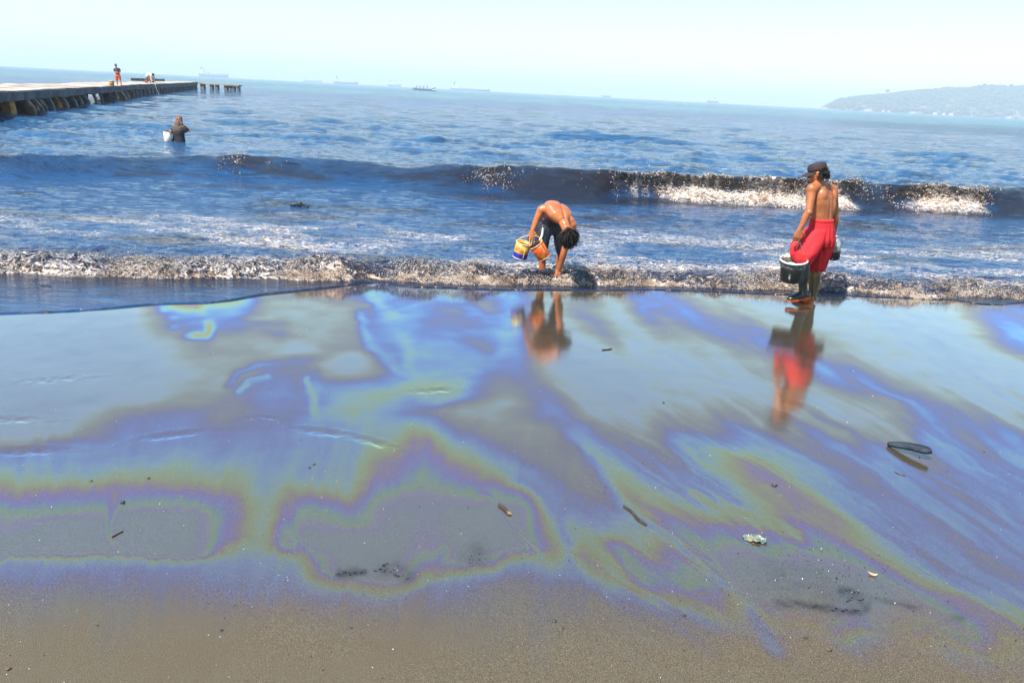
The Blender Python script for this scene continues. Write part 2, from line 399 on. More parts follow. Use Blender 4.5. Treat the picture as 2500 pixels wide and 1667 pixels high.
_vg = np.arange(-600, 1720, 3.0); _us = np.array(sorted(COLS))
_TG = np.array([np.interp(_vg, np.array([p[0] for p in COLS[u]]) - float(_shear(np.array(float(u)))), [p[1] for p in COLS[u]]) for u in _us])
_ug = np.arange(-600, 3201, 10.0)
_w = np.clip(np.searchsorted(_us, _ug) - 1, 0, len(_us) - 2); _f = ((_ug - _us[_w]) / (_us[_w + 1] - _us[_w]))[:, None]; _f = _f * _f * (3 - 2 * _f)
_TG = _TG[_w] * (1 - _f) + _TG[_w + 1] * _f
_k = np.exp(-0.5 * (np.arange(-6, 7) / 2.2) ** 2); _k /= _k.sum()
_TG = np.apply_along_axis(lambda a: np.convolve(np.pad(a, 6, mode='edge'), _k, 'valid'), 0, _TG)
_TG = np.apply_along_axis(lambda a: np.convolve(np.pad(a, 6, mode='edge'), np.ones(3) / 3, 'same')[6:-6], 1, _TG)
STROKES = [([(1225, 1150), (1290, 1180), (1340, 1215), (1375, 1275), (1392, 1335), (1402, 1395)], 650, 15), ([(1570, 1280), (1650, 1330), (1740, 1400), (1800, 1450), (1850, 1510), (1905, 1590)], 660, 14),
           ([(1180, 1200), (1240, 1275), (1320, 1360)], 660, 6), ([(1400, 1350), (1500, 1410), (1620, 1460), (1750, 1480)], 950, 10), ([(1700, 1445), (1850, 1480), (1980, 1510), (2120, 1500)], 980, 10),
           ([(1760, 1280), (1900, 1300), (1960, 1310)], 1100, 14), ([(1690, 1190), (1800, 1240), (1950, 1290)], 900, 10),
           ([(275, 1200), (262, 1260), (262, 1310), (300, 1350)], 920, 12), ([(705, 1200), (700, 1270), (725, 1340), (770, 1405), (850, 1435), (950, 1448), (1040, 1430), (1062, 1400), (1130, 1402), (1210, 1392), (1260, 1372)], 930, 11),
           ([(360, 1310), (364, 1340), (372, 1352)], 1050, 9), ([(1080, 1340), (1055, 1385), (1065, 1405)], 1060, 16),
           ([(560, 940), (575, 905), (620, 885), (700, 886), (760, 898), (775, 950)], 740, 13), ([(580, 960), (600, 930), (640, 920)], 880, 9), ([(740, 930), (760, 960), (780, 1010), (790, 1040)], 880, 11),
           ([(905, 720), (960, 800), (1000, 900), (1040, 960), (1080, 970), (1130, 930)], 800, 18), ([(870, 770), (900, 850), (950, 885), (1000, 940)], 780, 14), ([(1100, 720), (1180, 790), (1230, 840), (1200, 880)], 760, 20),
           ([(400, 760), (430, 800), (500, 820), (520, 780), (480, 750), (420, 748)], 1080, 14), ([(520, 770), (600, 775), (680, 800)], 620, 22)]
def poly_dist(u, v, pts):
    d = np.full(u.shape, 1e9)
    for (a, b), (c, e) in zip(pts[:-1], pts[1:]):
        t = np.clip(((u - a) * (c - a) + (v - b) * (e - b)) / ((c - a) ** 2 + (e - b) ** 2), 0, 1)
        d = np.minimum(d, np.hypot(u - a - t * (c - a), v - b - t * (e - b)))
    return d
def film_T(x, y):
    ok = y > 1.5
    u, v = uv_of(x, np.maximum(y, 1.5)); u = np.clip(u, -590, 3190)
    u = u + 26 * fbm2(x * 1.3, y * 1.3, 4, 21) ; v = v + 20 * fbm2(x * 1.6, y * 1.6, 4, 22) * sstep(690, 820, v)
    # ragged comb-like fringes drawn out by the backwash
    right = sstep(1250, 1700, u)
    comb = 1.5 * fbm2(u / 15.0 + v / 60.0, v / 150.0, 4, 4, 0.7) * (1 - right) + vn2((v - 0.62 * u) / 6.0, (u + v) / 180.0, 5) * right
    v = v + (7 + 9 * right) * comb * sstep(1000, 1150, v)
    vs = v - _shear(u)
    fi = np.clip((u + 600) / 10.0, 0, len(_ug) - 1.001); fj = np.clip((vs + 600) / 3.0, 0, len(_vg) - 1.001)
    i = fi.astype(int); j = fj.astype(int); a = fi - i; b = fj - j
    T = (_TG[i, j] * (1 - a) + _TG[i + 1, j] * a) * (1 - b) + (_TG[i, j + 1] * (1 - a) + _TG[i + 1, j + 1] * a) * b
    swirl = sstep(380, 520, u) * (1 - sstep(1180, 1300, u)) * (1 - sstep(960, 1040, v))
    q = fbm2(x * 0.9 + 0.8 * fbm2(x * 0.8, y * 0.8, 2, 31), y * 0.75 + 0.8 * fbm2(x * 0.8, y * 0.8, 2, 32), 3, 33)
    T = T + swirl * 250 * q
    for pts, Tt, w in STROKES:
        d = poly_dist(u, v, pts); g = np.exp(-(d / w) ** 2) * np.maximum(0.72 * sstep(-0.9, 0.3, fbm2(x * 3.1 + Tt, y * 3.1, 2, 47)), 0.95 * sstep(1150, 1300, u) * (v > 1100)); T = T * (1 - g) + Tt * g
    streak = fbm2((v - 0.6 * u) / 20.0, (u + 0.6 * v) / 420.0, 3, 41)
    T = T + right * 125 * (0.35 + 0.65 * sstep(850, 1020, v)) * streak * sstep(650, 760, v) + right * 70 * fbm2((v - 0.62 * u) / 8.0, (u + 0.6 * v) / 260.0, 3, 48) * sstep(900, 1080, v) + 45 * fbm2(x * 5, y * 5, 4, 42) + (1 - right) * 50 * fbm2(u / 22.0 + v / 90.0, v / 260.0, 3, 46) * sstep(960, 1080, v)
    cov = 1 - sstep(1405, 1610, v + 55 * fbm2(x * 1.2, y * 1.2, 3, 44) - 0.045 * np.maximum(u - 1700, 0) + 6 * (1 - right) * comb + 70 * fbm2(u / 130.0, v / 500.0, 3, 45))
    for pts, Tt, w in STROKES[:2]: cov = np.maximum(cov, 0.85 * np.exp(-(poly_dist(u, v, pts) / (w * 1.6)) ** 2))
    cov = np.where(ok, cov, 0); T = T - 75 * (1 - sstep(300, 470, T)); return np.where(ok, np.clip(T, 120, 2200), 400), cov
TT, CV = film_T(XX, YY)
_u, _v = uv_of(XX, np.maximum(YY, 1.5))
STAIN = np.zeros_like(XX)
for pts, w, k in [([(1900, 1470), (1960, 1478), (2020, 1486), (2070, 1492), (2105, 1488), (2118, 1470), (2090, 1450), (2060, 1440)], 12, 0.9), ([(2118, 1462), (2180, 1472), (2240, 1482)], 7, 0.55),
                  ([(825, 1400), (860, 1399), (890, 1397)], 11, 0.9), ([(930, 1392), (960, 1385), (995, 1402)], 20, 0.55), ([(1150, 1370), (1175, 1358), (1160, 1345)], 24, 0.45), ([(2330, 1506), (2350, 1508)], 10, 0.4),
                  ([(1880, 1400), (2000, 1430), (2080, 1460)], 40, 0.3)]:
    d = poly_dist(_u + 14 * fbm2(XX * 7, YY * 7, 3, 51), _v + 9 * fbm2(XX * 7, YY * 7, 3, 52), pts); STAIN = np.maximum(STAIN, k * np.exp(-(d / w) ** 2))
STAIN = np.clip(STAIN * (1 + 0.9 * fbm2(XX * 20, YY * 20, 3, 53)), 0, 1)

t = NT('wet_sand')
o = t.obj()
g1 = t.noise(o, 260, 3, 0.75); g2 = t.noise(o, 420, 1, 0.5); g3 = t.noise(o, 1.7, 4, 0.55)
sand = t.mixc(t.smap(g1, 0.36, 0.64), (0.045, 0.033, 0.018), (0.165, 0.126, 0.070))
sand = t.mixc(t.smap(g2, 0.66, 0.75), sand, (0.50, 0.44, 0.32))
sand = t.mixc(t.smap(g2, 0.36, 0.28), sand, (0.02, 0.017, 0.012))
sand = t.mixc(t.math('MULTIPLY', g3, 0.5), sand, t.mixc(1.0, sand, (0.72, 0.70, 0.66), 'MULTIPLY'))
cov = t.attr('cover'); T = t.attr('film'); stain = t.attr('stain')
wet = t.mixc(t.math('MULTIPLY', cov, 0.25), sand, t.mixc(1.0, sand, (0.40, 0.38, 0.36), 'MULTIPLY'))
wet = t.mixc(t.math('MULTIPLY', stain, 0.8), wet, (0.012, 0.011, 0.014))
spark = t.n('ShaderNodeTexVoronoi'); t.l(o, spark.inputs['Vector']); spark.inputs['Scale'].default_value = 22.0
sp = t.math('MULTIPLY', t.math('LESS_THAN', spark.outputs['Distance'], 0.045), t.math('GREATER_THAN', t.noise(o, 9.0, 2), 0.58))
# interference colour of the film from its retardation
Tn = t.math('ADD', T, t.math('MULTIPLY', t.math('SUBTRACT', t.noise(o, 55, 3, 0.6), 0.5), 95.0))
damp = t.math('POWER', 2.718, t.math('MULTIPLY', t.math('POWER', t.math('DIVIDE', Tn, 1500.0), 4.0), -1.0))
amp_ = t.smap(Tn, 470.0, 640.0, 0.20, 0.37)
chan = []
for lam in (612.0, 545.0, 458.0):
    c = t.math('COSINE', t.math('MULTIPLY', Tn, 2 * math.pi / lam))
    chan.append(t.math('SUBTRACT', 0.80, t.math('MULTIPLY', t.math('MULTIPLY', c, damp), amp_)))
comb = t.n('ShaderNodeCombineColor'); [t.l(c, s) for c, s in zip(chan, comb.inputs)]
film = comb.outputs[0]
nm = t.bump(t.noise(o, 120, 3, 0.6), 0.04, 0.004, t.bump(t.noise(t.scale(o, (9, 34, 9)), 1.0, 3, 0.55), 0.05, 0.012))
nm2 = t.bump(t.noise(o, 150, 3, 0.65), 0.8, 0.004)
lw = t.n('ShaderNodeFresnel'); lw.inputs['IOR'].default_value = 1.85
R = t.math('MULTIPLY', t.smap(lw.outputs[0], 0.06, 0.42, 0.29, 0.84), t.math('ADD', t.math('MULTIPLY', cov, 0.80), 0.20), clamp=True)
R = t.math('MULTIPLY', R, t.math('SUBTRACT', 1.0, t.math('MULTIPLY', stain, 0.55)))
gl = t.n('ShaderNodeBsdfGlossy'); t.l(film, gl.inputs['Color']); gl.inputs['Roughness'].default_value = 0.08; t.l(nm, gl.inputs['Normal'])
base = t.bsdf(wet, 0.75, nm2, **{'Specular IOR Level': 0.25})
sh = t.mixs(R, base, gl.outputs[0])
sh = t.mixs(t.math('MULTIPLY', sp, 0.85), sh, t.bsdf((0.8, 0.78, 0.72), 0.4))
M_SAND = t.done(sh)
sand_o = put('wet_sand', (np.stack([XX, YY, SZ], -1).reshape(-1, 3), grid_faces(*XX.shape)), M_SAND)
tag(sand_o, kind='structure')
attr(sand_o, 'film', TT); attr(sand_o, 'cover', CV); attr(sand_o, 'stain', STAIN)

# ================================================================== sea
_n = 54
_lam = np.exp(np.linspace(math.log(0.24), math.log(6.5), _n)) * (1 + 0.1 * RNG.standard_normal(_n)); _ang = RNG.normal(0, 0.62, _n); _ph = RNG.uniform(0, 6.28, _n)
_amp = 0.0046 * _lam ** 0.58 * (0.6 + 0.8 * RNG.random(_n))
SWELLS = []                                   # low unbroken swells: x0, x1, y, height, half width
for u0, u1, v, h in [(1360, 1760, 330, 0.24), (1770, 1900, 347, 0.20), (150, 480, 296, 0.16), (1150, 1300, 375, 0.16), (2180, 2420, 372, 0.2), (700, 900, 330, 0.12), (30, 210, 318, 0.14), (1980, 2160, 330, 0.14), (480, 700, 290, 0.14)]:
    a = gz(u0, v, 0.1); b = gz(u1, v + 0.055 * (u1 - u0), 0.1); SWELLS.append((a, b, h, 0.8))
for k in range(26):
    y = 30 * math.exp(RNG.uniform(0, 1.25)); x = RNG.uniform(-0.7, 0.7) * y; L = RNG.uniform(0.8, 3) * (y / 30)
    SWELLS.append((np.array([x - L, y + 0.06 * L, 0]), np.array([x + L, y - 0.06 * L + RNG.uniform(-.3, .3), 0]), RNG.uniform(0.05, 0.13), 0.6 * (y / 30) ** 0.5))
def level(s): return 0.012 + 0.03 * sstep(0.6, 4.0, s)
def sea(x, y, rowstep, lip=None):
    s = y - EDGE(x); t = y - FRONT(x)
    ramp = 0.03 + 0.16 * sstep(-0.1, 0.8, t) + 0.24 * sstep(1.0, 6.0, t) + 0.70 * sstep(7.0, 14.0, t)
    ramp = ramp * (0.72 + 0.5 * fbm2(x * 0.12, y * 0.09, 2, 71))
    z = level(s); h = np.zeros_like(x)
    for L, a, A, p in zip(_lam, _ang, _amp, _ph):
        k = 2 * np.pi / L; w = np.clip((L / np.maximum(rowstep, 1e-3) - 1.1) / 1.2, 0, 1)
        h = h + w * A * np.sin(k * (math.sin(a) * x + math.cos(a) * y) + p)
    h = h + 5.5 * np.maximum(h, 0) ** 2
    z = z + ramp * h
    for a, b, H, wd in SWELLS:
        d = (b - a); L = np.hypot(d[0], d[1]); q = ((x - a[0]) * d[0] + (y - a[1]) * d[1]) / L; n = -(x - a[0]) * d[1] / L + (y - a[1]) * d[0] / L
        n = n + 0.25 * np.sin(q * 0.9 + a[0])
        z = z + H * sstep(-1.0, L * 0.35, q) * (1 - sstep(L * 0.65, L + 1.0, q)) * np.where(n < 0, np.exp(-(n / (wd * 0.7)) ** 2), np.exp(-(n / (wd * 1.6)) ** 2))
    # bore: the low broken wave that runs up the sand
    Hb = 0.14 * (1 + 0.75 * fbm2(x * 1.3, 0.3, 3, 61)); body = sstep(-0.015, 0.17, t) * np.exp(-np.maximum(t - 0.25, 0) / 1.0)
    lump = fbm2(x * 4.2, y * 4.2, 4, 62, 0.6); wob = fbm2(x * 15, y * 15, 2, 63)
    z = z + body * (Hb + 0.085 * lump + 0.015 * wob)
    z = z + 0.022 * fbm2(x * 3.0, y * 5.5, 3, 64) * sstep(0.1, 0.8, t) * (1 - sstep(2.5, 6.0, t))
    # breaker
    c = BASE(x) + 0.75 + 0.12 * fbm2(x * 0.7, 0.2, 2, 65); q = y - c; H = CREST(x) * (1 + 0.08 * fbm2(x * 1.6, 0.5, 4, 66)); B = BREAKS(x) * np.clip(0.75 + 0.9 * fbm2(x * 1.7, q * 1.2, 3, 73), 0, 1.1)
    wf = 0.80 - 0.33 * sstep(0.0, 0.35, np.clip(BREAKS(x), 0, 1)); pf = np.where(q < 0, np.exp(-np.abs(q / wf) ** 1.8), 1 / (1 + (q / 1.5) ** 2) ** 1.4)
    zb = H * pf
    z = z + zb - 0.05 * np.exp(-((q + 1.25) / 0.5) ** 2) + 0.03 * B * fbm2(x * 6, y * 6, 3, 67) * pf
    yy = y - (0.10 + 0.90 * sstep(0, 0.6, BREAKS(x))) * 0.95 * H * pf ** 2.2
    roll = ROLL(x) * np.exp(-((q + 0.88) / 0.26) ** 2) * np.clip(0.75 + 1.3 * fbm2(x * 1.5, 0.1, 4, 93), 0.1, 1.6)
    z = z + 0.17 * roll * (1 + 0.5 * fbm2(x * 7, y * 7, 3, 95)) + 0.022 * fbm2(x * 1.8 + q, q * 7.0, 3, 96) * pf
    # foam share
    patch = 0.5 + 0.5 * fbm2(x * 0.8, y * 1.5, 3, 68); fine = 0.5 + 0.5 * fbm2(x * 2.3, y * 4.0, 3, 69)
    f = 0.62 * np.exp(-((t - 0.03) / 0.06) ** 2) * (0.25 + 1.3 * fine * (0.6 + 0.5 * vn2(x * 2.1, 0.6, 75))) + 0.32 * sstep(-0.02, 0.05, t) * np.exp(-np.maximum(t - 0.3, 0) / 0.8) * (0.6 + 0.8 * fine)
    f = f + (0.62 * np.exp(-np.maximum(t - 0.6, 0) / 1.3) + 0.22 * np.exp(-((t - 3.4) / 1.5) ** 2)) * sstep(0.2, 0.9, t) * sstep(0.24, 0.66, patch) * (0.5 + fine)
    f = f + 0.10 * sstep(0.55, 0.8, patch) * (1 - sstep(6, 9, t)) * sstep(0, 1, t)
    low = np.clip(zb / H, 0, 1)
    f = f + B * sstep(0.4, 0.75, BREAKS(x)) * np.where(q < 0.1, 0.42 + 0.34 * vn2(x * 11, q * 1.5, 74) + 0.85 * ROLL(x) * np.exp(-((low - 0.10) / (0.20 + 0.16 * fbm2(x * 1.5, 0.2, 3, 76))) ** 2), 0.3 * np.exp(-q / 0.2)) * sstep(0.03, 0.10, low) * sstep(-1.4, -0.6, q) * (0.8 + 0.4 * fine)
    f = f + 1.0 * np.clip(roll * 1.5, 0, 1)
    f = f + 0.12 * B * np.exp(-((q + 1.5) / 0.35) ** 2) * fine
    return z, yy, np.clip(f, 0, 1.2), s, np.clip(B * sstep(0.25, 0.6, low) + sstep(0.06, 0.45, low) * (0.50 + 0.6 * sstep(-6, 1, x)) * (0.85 + 0.6 * fbm2(x * 0.9, q * 2.5, 3, 79)) + 0.8 * sstep(-4, 1, x) * np.exp(-((q + 1.35) / 0.75) ** 2), 0, 1)  # oil share; its trough term paints in the wave face's dark reflection
_y0 = 7.2
_rows = 1 / np.linspace(1 / 7.215, 1 / 160.0, 640); _rows = np.concatenate([_y0 + np.array([0, 0.002, 0.005, 0.009]), _rows, np.geomspace(175, 11500, 26)])
_uc2 = graded(np.linspace(-0.745, 0.745, 840), np.array([0.76, 0.79, 0.83, 0.88, 0.94, 1.02, 1.12, 1.25, 1.4]))
RR = np.repeat(_rows[:, None], len(_uc2), 1); WX = _uc2[None, :] * (RR + 0.6)
STEP = np.maximum(np.gradient(_rows)[:, None] * np.ones_like(WX), 0.01)
_fall = 1 - sstep(_y0, _y0 + 9.0, RR)
WY = RR + (EDGE(WX) - _y0) * _fall
WZ, WY2, WF, WS, WB = sea(WX, WY, STEP)
_lipk = np.clip((RR - _y0) / 0.030, 0, 1)                      # rounded lip of the thin sheet
_lipH = 0.6 + 0.5 * vn2(WX * 9, 0.4, 80)
WZ = np.where(RR < _y0 + 0.030, -0.004 + (WZ + 0.004) * np.sqrt(1 - (1 - _lipk) ** 2), WZ) + 0.004 * _lipH * np.exp(-((RR - _y0 - 0.022) / 0.016) ** 2)
WF = WF + 0.42 * np.exp(-((RR - _y0 - 0.012) / 0.016) ** 2) * (0.5 + 0.5 * vn2(WX * 14, 0.7, 81))

t = NT('oily_sea_water')
o = t.obj(); foam = t.attr('foam'); off = t.attr('offshore')
oil = t.attr('oil')  # oil, plus the dark reflection painted in before the breaker
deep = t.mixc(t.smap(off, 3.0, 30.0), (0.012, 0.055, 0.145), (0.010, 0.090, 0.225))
deep = t.mixc(t.math('MULTIPLY', oil, 0.9, clamp=True), deep, (0.010, 0.0055, 0.003))
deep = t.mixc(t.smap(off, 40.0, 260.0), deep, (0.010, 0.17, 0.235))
slick = t.noise(t.scale(o, (0.35, 0.9, 1.0)), 1.0, 4, 0.6)
deep = t.mixc(t.math('MULTIPLY', t.smap(slick, 0.52, 0.66), t.smap(off, 50.0, 8.0, 0.0, 0.8)), deep, (0.016, 0.009, 0.005))
b1 = t.smap(t.noise(t.scale(o, (2.6, 7.5, 5.0), 0.06), 1.0, 5, 0.62, 0.5), 0.46, 0.80)
b2 = t.smap(t.noise(t.scale(o, (1.5, 4.2, 1.0), 0.05), 1.0, 6, 0.62, 0.4), 0.44, 0.80)
b3 = t.noise(t.scale(o, (0.10, 0.22, 0.1)), 1.0, 5, 0.65, 0.2)
amp1 = t.smap(off, 0.3, 3.0, 0.25, 1.0)
s1 = t.smap(t.noise(t.scale(o, (1.5, 7.0, 4.0), 0.05), 1.0, 6, 0.66, 0.8), 0.54, 0.66); s2 = t.smap(t.noise(t.scale(o, (0.55, 2.6, 1.0), 0.05), 1.0, 6, 0.64, 0.6), 0.50, 0.64)
s3 = t.smap(t.noise(t.scale(o, (0.22, 0.55, 1.0), 0.05), 1.0, 6, 0.66, 0.6), 0.50, 0.66)
thread = t.math('MAXIMUM', t.math('MULTIPLY', s1, t.smap(off, 30.0, 14.0, 0.0, 0.85)), t.math('MAXIMUM', t.math('MULTIPLY', s2, t.math('MULTIPLY', t.smap(off, 9.0, 16.0), t.smap(off, 120.0, 50.0, 0.0, 0.95))), t.math('MULTIPLY', s3, t.smap(off, 35.0, 80.0, 0.0, 0.9))))  # oil-dark streaks, also painting dark wave troughs into the water colour
deep = t.mixc(thread, deep, t.mixc(t.smap(off, 10.0, 60.0), (0.010, 0.009, 0.012), (0.004, 0.022, 0.060)))
n1 = t.n('ShaderNodeBump'); t.l(b1, n1.inputs['Height']); t.l(t.math('MULTIPLY', amp1, 0.60), n1.inputs['Strength']); n1.inputs['Distance'].default_value = 0.07
n2 = t.n('ShaderNodeBump'); t.l(b2, n2.inputs['Height']); t.l(t.smap(off, 6.0, 40.0, 0.15, 1.0), n2.inputs['Strength']); n2.inputs['Distance'].default_value = 0.20; t.l(n1.outputs[0], n2.inputs['Normal'])
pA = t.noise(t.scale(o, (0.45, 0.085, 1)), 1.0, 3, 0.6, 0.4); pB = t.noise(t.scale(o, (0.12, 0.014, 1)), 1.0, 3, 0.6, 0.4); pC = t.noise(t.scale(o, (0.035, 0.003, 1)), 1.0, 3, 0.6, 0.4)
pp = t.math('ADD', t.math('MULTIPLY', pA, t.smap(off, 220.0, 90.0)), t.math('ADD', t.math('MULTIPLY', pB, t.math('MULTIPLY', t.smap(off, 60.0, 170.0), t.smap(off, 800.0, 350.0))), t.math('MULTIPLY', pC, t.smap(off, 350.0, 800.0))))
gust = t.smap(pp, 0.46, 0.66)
deep = t.mixc(t.math('MULTIPLY', gust, t.smap(off, 18.0, 60.0, 0.0, 0.45)), deep, (0.004, 0.035, 0.11))  # gust patches also darken the colour, painting in the shade of steeper ripples
n3 = t.n('ShaderNodeBump'); t.l(b3, n3.inputs['Height']); t.l(t.math('MULTIPLY', t.smap(off, 25.0, 150.0, 0.0, 0.7), t.math('ADD', 0.2, t.math('MULTIPLY', gust, 1.3)), clamp=True), n3.inputs['Strength']); n3.inputs['Distance'].default_value = 3.0; t.l(n2.outputs[0], n3.inputs['Normal'])
fn = t.noise(t.scale(o, (13.0, 22.0, 18.0)), 1.0, 7, 0.68, 0.9)
fn2 = t.noise(o, 46.0, 4, 0.7)
fv = t.math('ADD', t.smap(fn, 0.30, 0.72), t.math('MULTIPLY', t.math('SUBTRACT', fn2, 0.5), 0.55))
fm = t.smap(t.math('SUBTRACT', fv, t.math('SUBTRACT', 1.0, foam)), -0.05, 0.13)
lace = t.noise(t.scale(o, (3.2, 7.5, 6.0), 0.12), 1.0, 5, 0.62, 1.6)
lace = t.smap(t.math('ABSOLUTE', t.math('SUBTRACT', lace, 0.5)), 0.055, 0.006)
lace = t.math('MULTIPLY', lace, t.math('MULTIPLY', t.smap(foam, 0.03, 0.34), t.smap(off, 0.25, 1.2, 0.25, 1.0)))
fm = t.math('MAXIMUM', fm, t.math('MULTIPLY', lace, 0.45))
fcol = t.ramp(t.noise(t.scale(o, (2.5, 2.5, 4.0)), 2.2, 5, 0.7), [(0.34, (0.06, 0.034, 0.018)), (0.50, (0.27, 0.165, 0.09)), (0.63, (0.66, 0.55, 0.45)), (0.75, (0.88, 0.86, 0.83))])
fcol = t.mixc(t.math('MULTIPLY', lace, 0.8), fcol, (0.85, 0.80, 0.75))
nf = t.bump(fn2, 0.8, 0.02, n1.outputs[0])
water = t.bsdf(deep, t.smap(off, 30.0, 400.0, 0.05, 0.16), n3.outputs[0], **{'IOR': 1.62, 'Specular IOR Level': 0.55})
froth = t.bsdf(fcol, 0.55, nf, **{'Specular IOR Level': 0.5})
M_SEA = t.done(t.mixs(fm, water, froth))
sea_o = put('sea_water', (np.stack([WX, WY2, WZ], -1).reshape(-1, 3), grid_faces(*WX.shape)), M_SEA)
tag(sea_o, kind='structure')
attr(sea_o, 'oil', np.clip(1.1 * WB + np.exp(-((WY - FRONT(WX) - 0.1) / 0.9) ** 2) * 0.9, 0, 1)); attr(sea_o, 'foam', WF); attr(sea_o, 'offshore', WS)

# ------------------------------------------------------------------ froth: droplets and flecks thrown up by the bore and the breaker
_oct = np.array([[1, 1, 1], [-1, -1, 1], [-1, 1, -1], [1, -1, -1]], float) * 0.75
_of = np.array([[0, 1, 3], [0, 2, 1], [0, 3, 2], [1, 2, 3]])
def flecks(name, P, r, tone, mat, label):
    n = len(P); q = RNG.standard_normal((n, 3, 3)); Q = np.linalg.qr(q)[0]
    sc = r[:, None] * RNG.uniform(0.55, 1.3, (n, 3))
    V = np.einsum('nij,kj->nki', Q, _oct * 1.0) ; V = V * sc[:, None, :] + P[:, None, :]
    Fc = (np.arange(n)[:, None, None] * 4 + _of[None]).reshape(-1, 3)
    o = put(name, (V.reshape(-1, 3), Fc), mat); attr(o, 'tone', np.repeat(tone, 4)); return tag(o, label, kind='stuff')
t = NT('sea_froth')
tc = t.ramp(t.attr('tone'), [(0.0, (0.035, 0.022, 0.014)), (0.35, (0.25, 0.145, 0.080)), (0.6, (0.56, 0.42, 0.29)), (0.8, (0.84, 0.77, 0.69)), (1.0, (0.92, 0.90, 0.88))])
M_FROTH = t.done(t.bsdf(tc, 0.3, None, **{'Specular IOR Level': 0.3}))
n = 100000
x = RNG.uniform(-9.5, 9.5, n); tt = np.abs(RNG.normal(0.0, 0.36, n)) ** 1.0 - 0.01; tt[: n // 3] = RNG.uniform(-0.02, 0.12, n // 3)
y = FRONT(x) + tt; dens = 0.5 + 0.5 * fbm2(x * 1.6, y * 2.5, 3, 90); keep = RNG.random(n) < 0.08 + 0.92 * sstep(0.36, 0.66, dens + 0.18 * vn2(x * 5.0, y * 6.0, 94)); x, y, tt = x[keep], y[keep], tt[keep]
z, y2, _, _, _ = sea(x, y, 0.02)
hop = RNG.exponential(0.022, len(x)) * (1.3 - np.clip(tt, 0, 1)); P = np.stack([x, y2 - 0.01, z + hop], 1)
tone = np.clip(RNG.normal(0.36, 0.31, len(x)) + 0.25 * (tt < 0.12) + 0.35 * (fbm2(x * 3, y * 5, 2, 91)), 0, 1)
flecks('bore_froth', P, RNG.uniform(0.0018, 0.0050, len(x)) * (1 + 0.7 * (RNG.random(len(x)) < 0.08)), tone, M_FROTH, 'brown and white froth tumbling along the front of the shore wave')
n = 60000
x = RNG.uniform(xb(540), xb(2560), n); B = BREAKS(x) * np.clip(0.7 + 0.9 * fbm2(x * 1.7, 0.4, 3, 73), 0, 1); H = CREST(x); e = RNG.random(n)
q = np.where(e < 0.6, RNG.normal(-0.92, 0.13, n), RNG.uniform(-0.85, 0.02, n)); y = BASE(x) + 0.75 + q
dens = 0.5 + 0.5 * fbm2(x * 1.8, q * 2.2, 3, 92); keep = RNG.random(n) < np.where(e < 0.6, sstep(0.15, 0.5, ROLL(x)) * sstep(0.42, 0.6, dens), 0.95 * np.minimum(1.6 * B, 1) * sstep(0.36, 0.68, dens + 0.25 * vn2(x * 10, q * 1.2, 77))); x, y, q, H, e, B = [k[keep] for k in (x, y, q, H, e, B)]
z, y2, _, _, _ = sea(x, y, 0.03)
lowroll = e < 0.6
y2 = np.where(lowroll, y2 - 0.05 * RNG.random(len(x)), y2 - 0.03 * RNG.random(len(x)))
z = z + RNG.exponential(0.022, len(x))
tone = np.clip(np.where(lowroll, RNG.normal(0.84, 0.16, len(x)), RNG.normal(0.48, 0.32, len(x))), 0, 1)
flecks('breaker_froth', np.stack([x, y2, z], 1), RNG.uniform(0.006, 0.017, len(x)), tone, M_FROTH, 'white froth tumbling at the foot of the breaking wave')

# ================================================================== headland and its forest
HX = [2005, 2013, 2024, 2064, 2113, 2150, 2180, 2212, 2256, 2290, 2334, 2367, 2404, 2444, 2475, 2500, 2650, 2800, 3000, 3300]
HVv = [263, 256, 250, 243, 239, 236, 233, 229, 227, 222, 225, 220, 218, 223, 220, 224, 222, 230, 236, 250]
D0 = 2400.0
us = np.concatenate([np.linspace(2003, 2520, 90), np.linspace(2540, 3300, 40)])
vt = np.interp(us, HX, [far(a, b) for a, b in zip(HX, HVv)])
ridge = np.array([aty(u, v, D0 + 260)[2] for u, v in zip(us, vt)]); ridge = np.clip(ridge, 2, None)
ridge = np.minimum(ridge, 106.0)
hx = np.array([aty(u, 260, D0)[0] for u in us]); ss = np.linspace(0, 1, 22)
HYg = D0 + 520 * ss[None, :] + 0 * hx[:, None]; HXg = hx[:, None] * HYg / D0 + 30 * ss[None, :]
HZg = ridge[:, None] * np.sin(np.clip(ss * 1.0, 0, 1) * np.pi)[None, :] ** 0.8 + 6 * fbm2(HXg / 60, HYg / 60, 3, 101) * np.sin(ss * np.pi)[None, :] - 1.0 + 2.5 * (ss > 0.02) * (ss < 0.98)
M_HILL = pmat('hill_earth', (0.05, 0.08, 0.025), (0.16, 0.14, 0.07), 0.02, 0.9)
hill = put('headland', (np.stack([HXg, HYg, HZg], -1).reshape(-1, 3), grid_faces(*HXg.shape)), M_HILL); tag(hill, kind='structure')
def blob(c, r, seed, n=8, m=6, flat=0.8):
    V, Fc = ball((0, 0, 0), 1.0, None, n, m); V = V * (1 + 0.32 * vn3(V * 1.7 + seed)[:, None]) * np.array([1, 1, flat]) * r
    return V + np.asarray(c), Fc
protos = [blob((0, 0, 0), 1.0, k * 3.3) for k in range(7)]
crowns = []; Fl = []; off_ = 0; ncr = 3400; tones = []
ui = RNG.uniform(2006, 2640, ncr); si = RNG.random(ncr) ** 0.8 * 0.56
